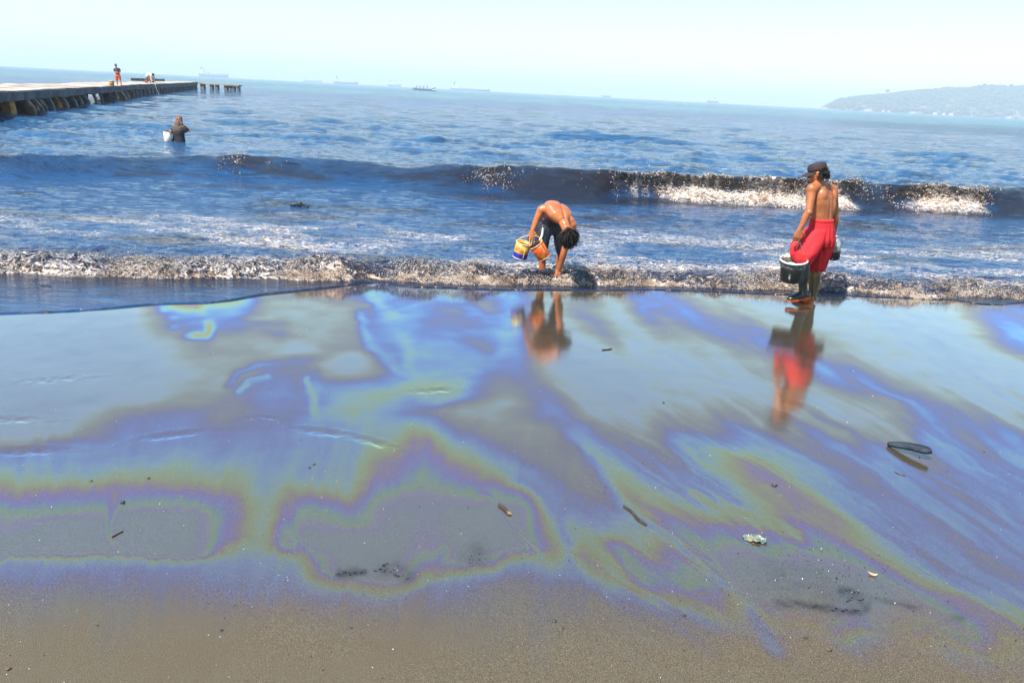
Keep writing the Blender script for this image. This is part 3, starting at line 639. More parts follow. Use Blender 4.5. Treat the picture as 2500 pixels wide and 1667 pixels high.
for u, s in zip(ui, si):
    X0 = np.interp(u, us, hx) * (D0 + 520 * s) / D0 + 30 * s; rz = np.interp(u, us, ridge) * math.sin(s * math.pi) ** 0.8
    r = RNG.uniform(4.0, 8.5) * (0.55 if u < 2030 else 1.0); Vp, Fp = protos[RNG.integers(7)]
    crowns.append(Vp * r * np.array([1, 1, RNG.uniform(0.7, 1.15)]) + np.array([X0, D0 + 520 * s, rz + r * 0.25])); Fl.append([tuple(i + off_ for i in f) for f in Fp]); off_ += len(Vp); tones += [RNG.random()] * len(Vp)
t = NT('forest_leaves'); tn = t.attr('tone')
M_FOREST = t.done(t.bsdf(t.mixc(t.smap(t.noise(t.obj(), 0.5, 3), 0.4, 0.6), t.ramp(tn, [(0, (0.025, 0.05, 0.012)), (0.6, (0.06, 0.10, 0.025)), (1, (0.13, 0.14, 0.04))]), (0.03, 0.055, 0.015)), 0.8))
wood = put('far_forest', (np.vstack(crowns), [f for q in Fl for f in q]), M_FOREST); tag(wood, 'dense green forest covering the distant headland', kind='stuff'); attr(wood, 'tone', tones)
M_TRUNK = pmat('bark', (0.10, 0.07, 0.05), (0.16, 0.12, 0.09), 3, 0.9)
for (u, v, w, lab) in [(2167, 222, 9, 'tall spreading tree standing above the forest on the low left slope of the headland'), (2404, 211, 8, 'round tree on the highest point of the headland'), (2470, 214, 10, 'broad tree on the headland skyline right of the highest point')]:
    s = 0.5; y = D0 + 260; top = aty(u, far(u, v), y); gzz = np.interp(u, us, ridge) * 0.98
    tr = thing('tree', lab, 'tree', (top[0], y, gzz), 'trees rising from the headland skyline')
    hgt = max(top[2] - gzz, 9); put('trunk', tube([(top[0], y, gzz - 2), (top[0] + 0.5, y, gzz + hgt * 0.5), (top[0], y, gzz + hgt * 0.85)], [0.7, 0.5, 0.3], 6), M_TRUNK, tr)
    cl = [blob((top[0] + RNG.uniform(-1, 1) * w * 0.55, y + RNG.uniform(-3, 3), gzz + hgt * RNG.uniform(0.6, 0.9)), RNG.uniform(2.2, 3.6), k * 1.7) for k in range(12)]
    co = put('crown', merge(*cl), M_FOREST, tr); attr(co, 'tone', np.full(len(co.data.vertices), 0.4))
M_HWALL = pmat('house_wall', (0.8, 0.78, 0.74), (0.7, 0.62, 0.55), 0.3, 0.8); M_HROOF = pmat('house_roof', (0.5, 0.2, 0.12), (0.35, 0.16, 0.1), 0.4, 0.8)
for k, (u, v, w, h, lab) in enumerate([(2012, 262.5, 12, 3.5, 'pale low house on the tip of the headland'), (2118, 271, 20, 3.5, 'long low pale house at the forest edge left of the twin huts'), (2156, 274, 6, 4, 'small white hut on the far shore, left one of a close pair'), (2171, 274, 5, 4, 'small white hut on the far shore, right one of a close pair'),
                            (2228, 279, 14, 3.5, 'flat pale house alone on the middle of the far shore'), (2283, 281, 9, 6, 'tall white house leftmost of the cluster on the far shore'), (2304, 283, 7, 5, 'white house in the middle of the cluster on the far shore'), (2322, 284, 10, 6, 'wide pale house rightmost of the cluster on the far shore'), (2464, 294, 9, 5, 'lone white house on the far shore at the right edge of the view')]):
    y = D0 - 6; p = aty(u, far(u, v), y)
    hs_ = thing('shore_house', lab, 'house', (p[0], y, 0), 'houses along the headland shore')
    put('wall', box((p[0], y, h / 2 - 0.5), (w, 7, h + 1)), M_HWALL, hs_, False)
    put('roof', loft([np.array([[p[0] - w * .56, y - 4, h], [p[0] + w * .56, y - 4, h], [p[0] + w * .56, y, h + 2.0], [p[0] + w * .56, y + 4, h], [p[0] - w * .56, y + 4, h], [p[0] - w * .56, y, h + 2.0]])[[0, 1, 2, 5]], np.array([[p[0] - w * .56, y + 4, h], [p[0] + w * .56, y + 4, h], [p[0] + w * .56, y + .02, h + 2.0], [p[0] - w * .56, y + .02, h + 2.0]])]), M_HROOF, hs_, False)

# ================================================================== air
t = NT('haze_air'); pv = t.n('ShaderNodeVolumePrincipled')
pv.inputs['Color'].default_value = (0.78, 0.875, 1.0, 1); pv.inputs['Density'].default_value = 0.00038; pv.inputs['Anisotropy'].default_value = 0.0
t.l(pv.outputs[0], t.out.inputs['Volume']); t.m.volume_intersection_method if hasattr(t.m, 'volume_intersection_method') else None
hz = put('haze', box((0, 5740, 58.5), (36000, 11700, 125)), t.m, None, False); tag(hz, kind='stuff')
# ================================================================== people
def skin(name, c1, c2, rough=0.38):
    t = NT(name); o = t.obj(); n = t.noise(o, 9, 4, 0.6); f = t.noise(o, 60, 3, 0.6)
    col = t.mixc(t.smap(n, 0.35, 0.68), c1, c2)
    nm = t.bump(f, 0.25, 0.003)
    return t.done(t.bsdf(col, t.smap(n, 0.35, 0.7, rough - 0.08, rough + 0.1), nm, **{'Specular IOR Level': 0.55, 'Subsurface Weight': 0.06, 'Subsurface Radius': (0.02, 0.008, 0.004)}))
M_SKIN = skin('brown_skin', (0.44, 0.150, 0.050), (0.29, 0.088, 0.030), 0.46)
M_SKIN2 = skin('tanned_skin', (0.52, 0.165, 0.055), (0.36, 0.105, 0.036), 0.32)
M_HAIR = pmat('black_hair', (0.006, 0.005, 0.0045), (0.014, 0.011, 0.009), 40, 0.62, 0.2, 120, 0.01, **{'Specular IOR Level': 0.25})
M_EYE = pmat('dark_eye', (0.02, 0.015, 0.012), rough=0.2)
M_RED = pmat('red_cloth', (0.72, 0.020, 0.028), (0.55, 0.014, 0.022), 7, 0.85, 0.35, 160, 0.004)
M_CAP = pmat('dark_cap_cloth', (0.035, 0.020, 0.024), (0.055, 0.033, 0.036), 8, 0.9, 0.4, 180, 0.003)
M_NAVY = pmat('wet_navy_cloth', (0.010, 0.014, 0.026), (0.022, 0.034, 0.055), 9, 0.45, 0.5, 60, 0.006)
M_WHITEC = pmat('white_cloth', (0.78, 0.77, 0.74), (0.62, 0.62, 0.62), 12, 0.8)

def fingers(wrist, d, n, curl, thumb_side, spread=0.0, S=1.0, curls=None):
    """Palm, four unequal bent fingers and a thumb that leaves the side of the palm."""
    d = nrm(d); n = nrm(np.asarray(n, float) - d * np.dot(n, d)); l = np.cross(d, n) * thumb_side     # l points to the thumb side
    W = np.asarray(wrist, float); out = []
    out.append(loft([ell(W + d * (-0.012 * S), l, n, 0.026 * S, 0.020 * S, 14), ell(W + d * 0.02 * S, l, n, 0.034 * S, 0.019 * S, 14), ell(W + d * 0.06 * S, l, n, 0.042 * S, 0.017 * S, 14), ell(W + d * 0.088 * S, l, n, 0.041 * S, 0.014 * S, 14), ell(W + d * 0.098 * S, l, n, 0.034 * S, 0.009 * S, 14)]))
    for k, (off, L) in enumerate([(0.031, 0.92), (0.0105, 1.0), (-0.0105, 0.95), (-0.031, 0.76)]):
        p = W + d * (0.086 - abs(off) * 0.12) * S + l * off * S; c = (curls[k] if curls else curl); a = 0.25 * c; pts = [p]; dd = d + l * off * spread * 6
        dd = nrm(dd)
        for seg, turn in ((0.040, 1.0), (0.026, 1.15), (0.021, 0.8)):
            v = dd * math.cos(a) + n * math.sin(a); p = p + v * seg * L * S; pts.append(p); a += c * turn
        out.append(tube(pts, np.array([0.0098, 0.0092, 0.0082, 0.0066]) * S, 9, True, 2))
    b = W + d * 0.018 * S + l * 0.030 * S + n * 0.004 * S
    t1 = b + (d * 0.55 + l * 0.75 + n * 0.25) * 0.040 * S; t2 = t1 + nrm(d * 0.8 + l * 0.1 + n * (0.3 + 0.35 * curl)) * 0.032 * S; t3 = t2 + nrm(d * 0.7 - l * 0.35 + n * (0.3 + 0.6 * curl)) * 0.024 * S
    out.append(tube([W + d * 0.01 * S, b, t1, t2, t3], np.array([0.016, 0.0145, 0.0115, 0.0098, 0.0076]) * S, 9, True, 2))
    return out

def head_parts(c, f, u, S=1.0):
    """Skull, jaw, nose, brow, lips, chin and ears about centre c, facing f, crown towards u."""
    f = nrm(f); u = nrm(np.asarray(u, float) - f * np.dot(u, f)); s = np.cross(f, u); c = np.asarray(c, float)
    M = np.eye(4); M[:3, 0] = s; M[:3, 1] = f; M[:3, 2] = u
    def at(a, b, z): return c + (s * a + f * b + u * z) * S
    g = [ball(at(0, -0.012, 0.035), np.array([0.074, 0.094, 0.080]) * S, M, 18, 11), ball(at(0, 0.022, -0.030), np.array([0.058, 0.064, 0.078]) * S, M, 16, 10),
         ball(at(0, 0.060, -0.083), np.array([0.026, 0.022, 0.022]) * S, M), ball(at(0, 0.072, 0.022), np.array([0.052, 0.016, 0.012]) * S, M),
         tube([at(0, 0.080, 0.016), at(0, 0.094, -0.010), at(0, 0.104, -0.026)], np.array([0.008, 0.0105, 0.0135]) * S, 10), ball(at(0.013, 0.092, -0.030), 0.010 * S), ball(at(-0.013, 0.092, -0.030), 0.010 * S),
         ball(at(0, 0.083, -0.052), np.array([0.024, 0.010, 0.006]) * S, M), ball(at(0, 0.081, -0.062), np.array([0.021, 0.010, 0.007]) * S, M),
         ball(at(0.046, 0.056, -0.018), np.array([0.020, 0.018, 0.016]) * S, M), ball(at(-0.046, 0.056, -0.018), np.array([0.020, 0.018, 0.016]) * S, M)]
    for k in (-1, 1):
        g.append(ball(at(k * 0.076, -0.006, -0.008), np.array([0.010, 0.019, 0.032]) * S, M)); g.append(ball(at(k * 0.084, -0.016, 0.004), np.array([0.007, 0.012, 0.022]) * S, M))
    return g, at, M

def rings_loft(cs, lat, fwd, rs, n=28, p=2.3):
    return loft([ell(c, (l if l is not None else lat), (q if q is not None else fwd), ru, rv, n, p) for (c, l, q), (ru, rv) in zip([(c if isinstance(c, tuple) else (c, None, None)) for c in cs], rs)])

def curls_hair(c, pts_dirs, mat, parent, r=0.012, L=0.06, droop=(0, 0, -1), seed=0, jitter=0.5, name='hair'):
    rg = np.random.default_rng(seed); gs = []
    for p, d in pts_dirs:
        p = np.asarray(p, float); d = nrm(np.asarray(d, float) + jitter * rg.standard_normal(3)); q = [p]
        st = L * rg.uniform(0.6, 1.2) / 4
        for k in range(4):
            d = nrm(d + 0.35 * np.asarray(droop) + 0.35 * rg.standard_normal(3)); q.append(q[-1] + d * st)
        gs.append(tube(q, np.array([1.0, 1.0, 0.8, 0.55, 0.2]) * r * rg.uniform(0.7, 1.2), 6))
    return gs

# ------------------------------------------------------------------ the man in red trousers
YM = float(gz(1966, 739)[1])
def A(u, v, dy=0.0): return aty(u, v, YM + dy)
F_ = nrm([-0.62, 0.78, 0.0]); R_ = np.array([F_[1], -F_[0], 0.0])     # the way the trunk faces, and its right
U_ = np.array([0, 0, 1.0])
man = thing('person', 'bare-backed man in dark cap, baggy red trousers and rubber boots walking along the water edge', 'person', (A(1966, 739)[0], YM, 0))
lean = nrm(A(2004, 452) - A(2005, 545))
sp = [A(2006, 566, 0.02), A(2006, 548, 0.01), A(2006, 533, 0.0), A(2005.5, 515, 0.0), A(2005, 497, 0.01), A(2004.5, 480, 0.02), A(2004.5, 466, 0.03), A(2004.5, 456, 0.03), A(2003.5, 448, 0.03)]
sp_r = [(0.155, 0.105), (0.152, 0.110), (0.142, 0.104), (0.142, 0.108), (0.158, 0.116), (0.170, 0.118), (0.160, 0.104), (0.105, 0.080), (0.060, 0.062)]
g = [rings_loft(sp, R_, F_, sp_r)]
Ls, Rs = A(1982.5, 463, -0.10), A(2033.5, 466, 0.13)
Le, Re = A(1974.5, 517, -0.20), A(2040, 524, 0.13)
Lw, Rw = A(1953, 560, -0.21), A(2035.5, 570, 0.13)
g += [tube([A(2003, 458, 0.0), A(1993, 455.5, -0.05), Ls, Ls * 0.55 + Le * 0.45, Le], [0.05, 0.058, 0.060, 0.050, 0.041], 16, True, 3), ball(Ls + np.array([-0.008, -0.01, 0.0]), (0.062, 0.062, 0.072)), ball(Le + np.array([0, -0.012, -0.01]), 0.040),
      tube([Le, Le * 0.7 + Lw * 0.3 + np.array([-0.004, 0, 0]), Le * 0.3 + Lw * 0.7, Lw], [0.041, 0.043, 0.034, 0.027], 16, True, 3),
      tube([A(2008, 458, 0.05), A(2020, 458, 0.10), Rs, Rs * 0.55 + Re * 0.45, Re], [0.05, 0.056, 0.058, 0.048, 0.040], 16, True, 3), ball(Rs, (0.060, 0.060, 0.072)),
      tube([Re, Re * 0.7 + Rw * 0.3 + np.array([0.004, 0, 0]), Re * 0.3 + Rw * 0.7, Rw], [0.040, 0.042, 0.034, 0.027], 16, True, 3)]
# back muscles, shoulder blades, buttocks
for k, (a, b) in enumerate([((1995, 478), -0.03), ((2021, 480), 0.10)]):
    g.append(ball(A(*a, b) - F_ * 0.068, (0.062, 0.045, 0.085)))
for a, b in [((1997, 462), -0.02), ((2013, 462), 0.07)]: g.append(ball(A(*a, b) - F_ * 0.040, (0.06, 0.045, 0.045)))
for a, b in [((1993, 505), -0.04), ((2020, 507), 0.06)]: g.append(ball(A(*a, b) - F_ * 0.05, (0.055, 0.05, 0.12)))
g.append(ball(A(1990, 488, -0.03) + F_ * 0.03, (0.08, 0.09, 0.08)))
# neck and head
Hc = A(1995.5, 424, 0.0); Hf = nrm([-0.86, 0.36, -0.30]); Hu = nrm([-0.14, 0.10, 1.0])
g.append(tube([A(2004, 455, 0.03), A(2001, 444, 0.02), A(1998.5, 432, 0.01)], [0.066, 0.056, 0.056], 16))
hp, hat, HM = head_parts(Hc, Hf, Hu, 1.02); g += hp
g += fingers(Lw, nrm([-0.22, -0.05, -1.0]), nrm([0.25, 0.97, 0.0]), 1.25, -1 if False else 1, S=1.12)
g += fingers(Rw, nrm([0.06, -0.02, -1.0]), nrm([-0.9, 0.2, 0.0]), 0.75, -1, S=1.05)
# legs under the trousers down into the boots
Lk, La = A(1965.5, 636, -0.115), A(1961, 706, -0.095); Rk, Ra = A(1990, 645, 0.05), A(1986, 716, 0.04)
g += [tube([A(1998, 566, -0.02), A(1980, 600, -0.09), Lk, A(1963.5, 662, -0.11), La], [0.075, 0.070, 0.046, 0.046, 0.036], 14, True, 2), tube([A(2012, 566, 0.05), A(2004, 600, 0.06), Rk, A(1988, 676, 0.05), Ra], [0.075, 0.070, 0.05, 0.050, 0.036], 14, True, 2)]
me = remesh(g, 0.0062, 5)
V = verts_of(me); N = norms_of(me)
spine = np.array([A(2008, 462, 0.03) - F_ * 0.11, A(2008, 480, 0.02) - F_ * 0.125, A(2007.5, 500, 0.01) - F_ * 0.125, A(2006, 520, 0.0) - F_ * 0.115, A(2005.5, 545, 0) - F_ * 0.115])
def seg_dist(V, P):
    d = np.full(len(V), 1e9)
    for a, b in zip(P[:-1], P[1:]):
        t = np.clip((V - a) @ (b - a) / np.dot(b - a, b - a), 0, 1); d = np.minimum(d, np.linalg.norm(V - a - t[:, None] * (b - a), axis=1))
    return d
sd = seg_dist(V, spine); V = V - N * (0.024 * np.exp(-(sd / 0.019) ** 2))[:, None]
for P, w, k in [([A(1992, 516, -0.08), A(2000, 519, -0.10), A(2008, 516, -0.09)], 0.008, 0.006), ([A(1995, 489, -0.1), A(1999, 493, -0.1), A(2001, 478, -0.09)], 0.014, 0.006), ([A(2019, 493, 0.0), A(2017, 486, 0.0)], 0.014, 0.006)]:
    d = seg_dist(V, np.array(P)); V = V - N * (k * np.exp(-(d / w) ** 2))[:, None]
set_verts(me, V)
body = from_mesh('body', me, M_SKIN, man)
for k in (-1, 1): put('eye', ball(hat(k * 0.031, 0.077, 0.004), 0.0125, None, 10, 7), M_EYE, man)
bd = curls_hair(Hc, [(hat(a, 0.072 - abs(a) * 0.3, z), (Hf * 0.4 - U_ * 1.0)) for a in np.linspace(-0.024, 0.024, 7) for z in (-0.078, -0.092)], M_HAIR, man, 0.007, 0.026, seed=3, jitter=0.3)
put('beard', merge(*bd), M_HAIR, man)
hs_pts = []
rg = np.random.default_rng(5)
for k in range(260):
    a = rg.uniform(-1, 1); th = a * 1.35; z = rg.uniform(-0.052, 0.045)
    p = hat(math.sin(th) * 0.077, -0.012 - math.cos(th) * 0.088, z); hs_pts.append((p, -Hf * 0.7 * math.cos(th) + HM[:3, 0] * math.sin(th) * 0.5 - U_ * 0.4))
hair = [ball(hat(0, -0.055, -0.005), (0.068, 0.05, 0.06))] + curls_hair(Hc, hs_pts, M_HAIR, man, 0.0085, 0.052, seed=8, jitter=0.55)
put('hair', merge(*hair), M_HAIR, man)
# cap: panelled crown, curved brim, button
def cap_ring(z, a, b, sh=0.0): return np.array([hat(math.cos(t_) * a * (1 + 0.018 * math.sin(5 * t_ + z * 40)), math.sin(t_) * b - 0.008 + sh, z) for t_ in np.linspace(0, 2 * np.pi, 30, endpoint=False)])
put('cap', loft([cap_ring(0.030, 0.0845, 0.104), cap_ring(0.045, 0.0865, 0.106), cap_ring(0.070, 0.0865, 0.106), cap_ring(0.092, 0.084, 0.102), cap_ring(0.108, 0.076, 0.092, -0.002), cap_ring(0.118, 0.060, 0.072), cap_ring(0.123, 0.035, 0.04), cap_ring(0.1245, 0.008, 0.01)], True), M_CAP, man)
brim = []
for sgn in (1, -1):
    pass
xs_ = np.linspace(-0.082, 0.082, 15); ys_ = np.linspace(0, 1, 8); top = []
for yv in ys_:
    for xv in xs_:
        q = 1 - (xv / 0.084) ** 2; b0 = 0.098 * math.sqrt(max(0.06, q)) - 0.006; ext = 0.078 * (max(q, 0) ** 0.55)
        top.append((xv, b0 + ext * yv, 0.040 - 0.016 * yv - 0.022 * (xv / 0.08) ** 2 - 0.012 * yv * yv))
Vt = [hat(*p) for p in top]; Vb = [hat(p[0], p[1], p[2] - 0.005) for p in top]; nx = len(xs_); ny = len(ys_); fq = []
for j in range(ny - 1):
    for i in range(nx - 1):
        a = j * nx + i; fq.append((a, a + 1, a + nx + 1, a + nx)); a += nx * ny; fq.append((a + nx, a + nx + 1, a + 1, a))
loop = [i for i in range(nx)] + [j * nx + nx - 1 for j in range(1, ny)] + [(ny - 1) * nx + i for i in range(nx - 2, -1, -1)] + [j * nx for j in range(ny - 2, 0, -1)]
for a, b in zip(loop, loop[1:] + loop[:1]): fq.append((b, a, a + nx * ny, b + nx * ny))
cap_o = [o for o in man.children if o.name.startswith('cap')][0]
put('brim', (np.array(Vt + Vb), fq), M_CAP, cap_o)
put('button', ball(hat(0, -0.008, 0.125), (0.009, 0.009, 0.005)), M_CAP, cap_o)

# baggy trousers
def leg_rings(c, rs, fw=F_, lat=R_): return rings_loft(c, lat, fw, rs, 30, 2.2)
g = [rings_loft([A(2006.5, 535.5, 0.0), A(2006.5, 540, 0.0), A(2004.5, 560, 0.0), A(2001, 585, 0.0), A(1997, 600, 0.0)], R_, F_, [(0.150, 0.113), (0.155, 0.118), (0.165, 0.136), (0.168, 0.146), (0.145, 0.130)], 30, 2.2),
     leg_rings([A(1992, 560, -0.06), A(1981, 590, -0.09), A(1968, 618, -0.13), A(1961, 634, -0.13), A(1962, 640, -0.12)], [(0.10, 0.12), (0.125, 0.135), (0.118, 0.13), (0.095, 0.105), (0.070, 0.075)]),
     leg_rings([A(2012, 560, 0.07), A(2007, 595, 0.06), A(1999, 625, 0.06), A(1993, 648, 0.06), A(1990.5, 659, 0.06)], [(0.10, 0.11), (0.108, 0.118), (0.100, 0.115), (0.094, 0.102), (0.078, 0.084)]),
     loft([ell(A(1978, 565, -0.02), (1, 0, 0), (0, 1, 0), 0.09, 0.10, 20), ell(A(1966, 585, -0.04), (1, 0, 0), (0, 1, 0), 0.115, 0.11, 20), ell(A(1955, 605, -0.05), (1, 0, 0), (0, 1, 0), 0.115, 0.11, 20), ell(A(1949, 620, -0.05), (1, 0, 0), (0, 1, 0), 0.098, 0.09, 20), ell(A(1953, 635, -0.07), (1, 0, 0), (0, 1, 0), 0.080, 0.08, 20), ell(A(1961, 643, -0.10), (1, 0, 0), (0, 1, 0), 0.062, 0.07, 20)])]
me = remesh(g, 0.010, 9); V = verts_of(me); N = norms_of(me)
ang = np.arctan2((V - A(2000, 600)) @ R_, -(V - A(2000, 600)) @ F_); hz_ = V[:, 2]
fold = 0.5 * vn2(ang * 3.3 + hz_ * 2.6, hz_ * 2.2, 111) + 0.35 * vn2(ang * 7.0 - hz_ * 6.0, hz_ * 3.0, 112)
V = V + N * (0.040 * fold * sstep(1.0, 0.72, hz_) + 0.004)[:, None]
for P, w, k in [([A(2031, 586, -0.02), A(2012, 602, -0.1), A(1994, 612, -0.12), A(1984, 628, -0.08), A(1976, 650, -0.06)], 0.020, 0.035), ([A(2015, 570, -0.1), A(2006, 590, -0.12), A(1996, 604, -0.12)], 0.014, 0.012), ([A(2026, 606, 0), A(2012, 618, -0.06), A(2002, 636, -0.06)], 0.012, 0.013)]:
    d = seg_dist(V, np.array(P)); V = V - N * (k * np.exp(-(d / w) ** 2))[:, None]
set_verts(me, V)
trousers = from_mesh('trousers', me, M_RED, man)
put('waistband', rings_loft([A(2006.5, 533.5, 0.0), A(2006.5, 537.5, 0.0), A(2006.5, 541, 0.0)], R_, F_, [(0.152, 0.115), (0.160, 0.124), (0.158, 0.121)], 40, 2.2), M_RED, trousers)
pt = A(2021.5, 541, -0.035); put('waist_label', box((0, 0, 0), (0.060, 0.012, 0.030), frame(A(2010, 541, 0.06) - F_ * 0.113, U_, R_)), pmat('label_cloth', (0.8, 0.55, 0.58), (0.6, 0.2, 0.25), 60, 0.8), trousers, False)

# rubber boots
M_BOOTL = pmat('oily_grey_rubber', (0.045, 0.048, 0.036), (0.014, 0.014, 0.013), 7, 0.22, 0.15, 20, 0.01)
M_BOOTR = pmat('olive_brown_rubber', (0.17, 0.092, 0.016), (0.055, 0.034, 0.012), 4, 0.28, 0.15, 20, 0.01)
M_SOLE = pmat('orange_rubber_sole', (0.62, 0.10, 0.012), (0.10, 0.028, 0.012), 30, 0.5, 0.4, 60, 0.01, lo=0.52, hi=0.7)
def boot(pts, rr, toe, heel, name_mat, ribs):
    P = np.array(pts); ax = [0] + list(np.cumsum(np.linalg.norm(np.diff(P, axis=0), axis=1))); rings = []; L = ax[-1]
    for s in np.linspace(0, L, 70):
        c = np.array([np.interp(s, ax, P[:, k]) for k in range(3)]); r = np.interp(s, ax, rr)
        for r0, r1 in ribs:
            if r0 < s / L < r1: r += 0.0035 * max(0, math.sin((s / L - r0) / (r1 - r0) * math.pi * 2 * 5 - 1.57) + 0.2)
        rings.append(ell(c, R_, F_, r, r * 1.12, 22))
    d = nrm(np.asarray(toe) - np.asarray(heel)); s_ = nrm(np.cross(d, U_)); n_ = np.cross(s_, d); Lf = np.linalg.norm(np.asarray(toe) - np.asarray(heel))
    def fr(t, w, h, z): return ell(np.asarray(heel) + d * Lf * t + n_ * z, s_, n_, w, h, 22, 2.3)
    foot = loft([fr(0.0, 0.024, 0.030, 0.045), fr(0.05, 0.038, 0.045, 0.055), fr(0.25, 0.042, 0.058, 0.062), fr(0.45, 0.043, 0.050, 0.055), fr(0.65, 0.050, 0.040, 0.045), fr(0.85, 0.048, 0.030, 0.037), fr(0.96, 0.034, 0.022, 0.032), fr(1.0, 0.015, 0.012, 0.030)])
    b = put('rubber_boot', merge(loft(rings), foot), name_mat, man)
    def sr(t, w, z0, z1):
        c = np.asarray(heel) + d * Lf * t; return np.array([c - s_ * w + n_ * z0, c + s_ * w + n_ * z0, c + s_ * w * 1.02 + n_ * z1, c - s_ * w * 1.02 + n_ * z1])
    put('sole', merge(loft([sr(-0.01, 0.026, 0, 0.036), sr(0.05, 0.042, 0, 0.036), sr(0.30, 0.042, 0.0, 0.034)]), loft([sr(0.302, 0.041, 0.014, 0.030), sr(0.45, 0.043, 0.010, 0.026), sr(0.65, 0.052, 0.0, 0.022), sr(0.85, 0.050, 0.0, 0.020), sr(0.97, 0.034, 0.004, 0.020), sr(1.0, 0.016, 0.008, 0.018)])), M_SOLE, b, False)
    return b
boot([A(1965.5, 641, -0.115), A(1963.5, 665, -0.11), A(1960, 690, -0.10), A(1961, 712, -0.09), A(1965, 722, -0.08)], [0.052, 0.060, 0.050, 0.046, 0.044], A(1922, 736, -0.16), A(1976, 729.5, -0.05), M_BOOTL, [(0.10, 0.42)])
hb = gz(1983, 741); boot([A(1989.5, 650, 0.06), A(1988.5, 680, 0.055), A(1986, 702, 0.05), A(1984.5, 720, 0.04), A(1984, 732, 0.04)], [0.064, 0.064, 0.054, 0.044, 0.042], (hb[0] - 0.19, hb[1] + 0.17, 0.002), (hb[0], hb[1] - 0.01, 0.002), M_BOOTR, [(0.02, 0.14), (0.34, 0.60)])

# ------------------------------------------------------------------ the man bending over in the shallows
YB = float(gz(1335, 680)[1])
def Bp(u, v, dy=0.0): return aty(u, v, YB + dy)
bman = thing('person', 'bare-chested man with shaggy black hair bending down into the shallow froth, dark wet shorts', 'person', (Bp(1340, 680)[0], YB, 0))
sect = [  # along the arched back: centre, half width, half depth
    (Bp(1345, 548, 0.16), 0.150, 0.110), (Bp(1345, 530, 0.12), 0.158, 0.118), (Bp(1349, 519, 0.02), 0.150, 0.108), (Bp(1355, 514, -0.10), 0.158, 0.106),
    (Bp(1360, 515, -0.22), 0.176, 0.110), (Bp(1365, 521, -0.33), 0.180, 0.102), (Bp(1370, 530, -0.41), 0.135, 0.082), (Bp(1376, 541, -0.47), 0.062, 0.060)]
C = np.array([s[0] for s in sect]); T = np.gradient(C, axis=0); rings = []
latB = nrm(Bp(1399, 548, -0.36) - Bp(1321, 511, -0.30))
for (c, w, d), t_ in zip(sect, T):
    t_ = nrm(t_); l = nrm(latB * (1.0) - t_ * np.dot(latB, t_)); n_ = np.cross(t_, l); rings.append(ell(c, l, n_, w, d, 28, 2.3))
g = [loft(rings)]
Rs, Ls = Bp(1322, 513, -0.28), Bp(1396, 549, -0.38)
Re, Rw = Bp(1310, 537, -0.30), Bp(1300.5, 563, -0.33)
Le, Lw = Bp(1378, 612, -0.36), Bp(1365, 660, -0.30)
g += [tube([Bp(1345, 514, -0.27), Bp(1332, 511, -0.28), Rs, Rs * 0.5 + Re * 0.5, Re], [0.07, 0.062, 0.056, 0.046, 0.038], 16, True, 3), tube([Re, Re * 0.7 + Rw * 0.3, Rw], [0.038, 0.039, 0.026], 16, True, 3), ball(Rs, (0.058, 0.06, 0.056)),
      tube([Bp(1380, 532, -0.36), Ls, Ls * 0.5 + Le * 0.5, Le], [0.07, 0.058, 0.049, 0.041], 16, True, 3), tube([Le, Le * 0.7 + Lw * 0.3, Lw], [0.041, 0.043, 0.027], 16, True, 3), ball(Ls, 0.06),
      ball(Bp(1340, 509, -0.26) + np.array([0, 0, 0.02]), (0.07, 0.08, 0.05)), ball(Bp(1377, 524, -0.30) + np.array([0, 0, 0.02]), (0.07, 0.08, 0.055))]
Hc2 = Bp(1387, 569, -0.55); Hu2 = nrm([0.30, -0.35, -0.90]); Hf2 = nrm([0.28, 0.78, -0.32])     # crown hangs down, face turned back to the water
hp, hat2, HM2 = head_parts(Hc2, Hf2, Hu2, 1.0); g += hp
g.append(tube([Bp(1374, 537, -0.43), Bp(1379, 549, -0.50), Bp(1383, 560, -0.53)], [0.066, 0.058, 0.056], 16))
g += fingers(Rw, nrm([-0.25, -0.1, -1.0]), nrm([0.35, 0.9, 0]), 1.3, 1, S=1.08)
g += fingers(Lw, nrm([-0.32, -0.05, -1.0]), nrm([0.2, 1.0, -0.1]), 0.45, -1, spread=0.3, S=1.08)
Rh, Lh = Bp(1328, 548, 0.10), Bp(1364, 553, 0.16)
Rk, Ra = Bp(1323, 606, 0.02), Bp(1324.5, 668, 0.06); Lk, La = Bp(1371, 610, 0.08), Bp(1363, 664, 0.14)
g += [tube([Rh, Rh * 0.5 + Rk * 0.5, Rk, Rk * 0.65 + Ra * 0.35 + np.array([0, 0.02, 0]), Ra], [0.095, 0.08, 0.056, 0.053, 0.036], 16, True, 3), tube([Lh, Lh * 0.5 + Lk * 0.5, Lk, Lk * 0.65 + La * 0.35 + np.array([0, 0.02, 0]), La], [0.095, 0.08, 0.056, 0.053, 0.036], 16, True, 3)]
for a in (Ra, La):
    f0 = np.array([a[0], a[1], 0.03]); g.append(tube([a, f0 + np.array([0, 0.02, 0.0]), f0 + np.array([0.0, -0.09, -0.005]), f0 + np.array([0, -0.16, -0.012])], [0.036, 0.036, 0.030, 0.020], 12, True, 2))
me = remesh(g, 0.0062, 5); V = verts_of(me); N = norms_of(me)
spb = []
for (c, w, d), t_ in zip(sect[1:], T[1:]):
    t_ = nrm(t_); l = nrm(latB - t_ * np.dot(latB, t_)); n_ = np.cross(t_, l); n_ = n_ if n_[2] > 0 or n_[1] < 0 else -n_; spb.append(c + n_ * d)
sd = seg_dist(V, np.array(spb)); V = V - N * (0.015 * np.exp(-(sd / 0.020) ** 2))[:, None]
set_verts(me, V); from_mesh('body', me, M_SKIN2, bman)
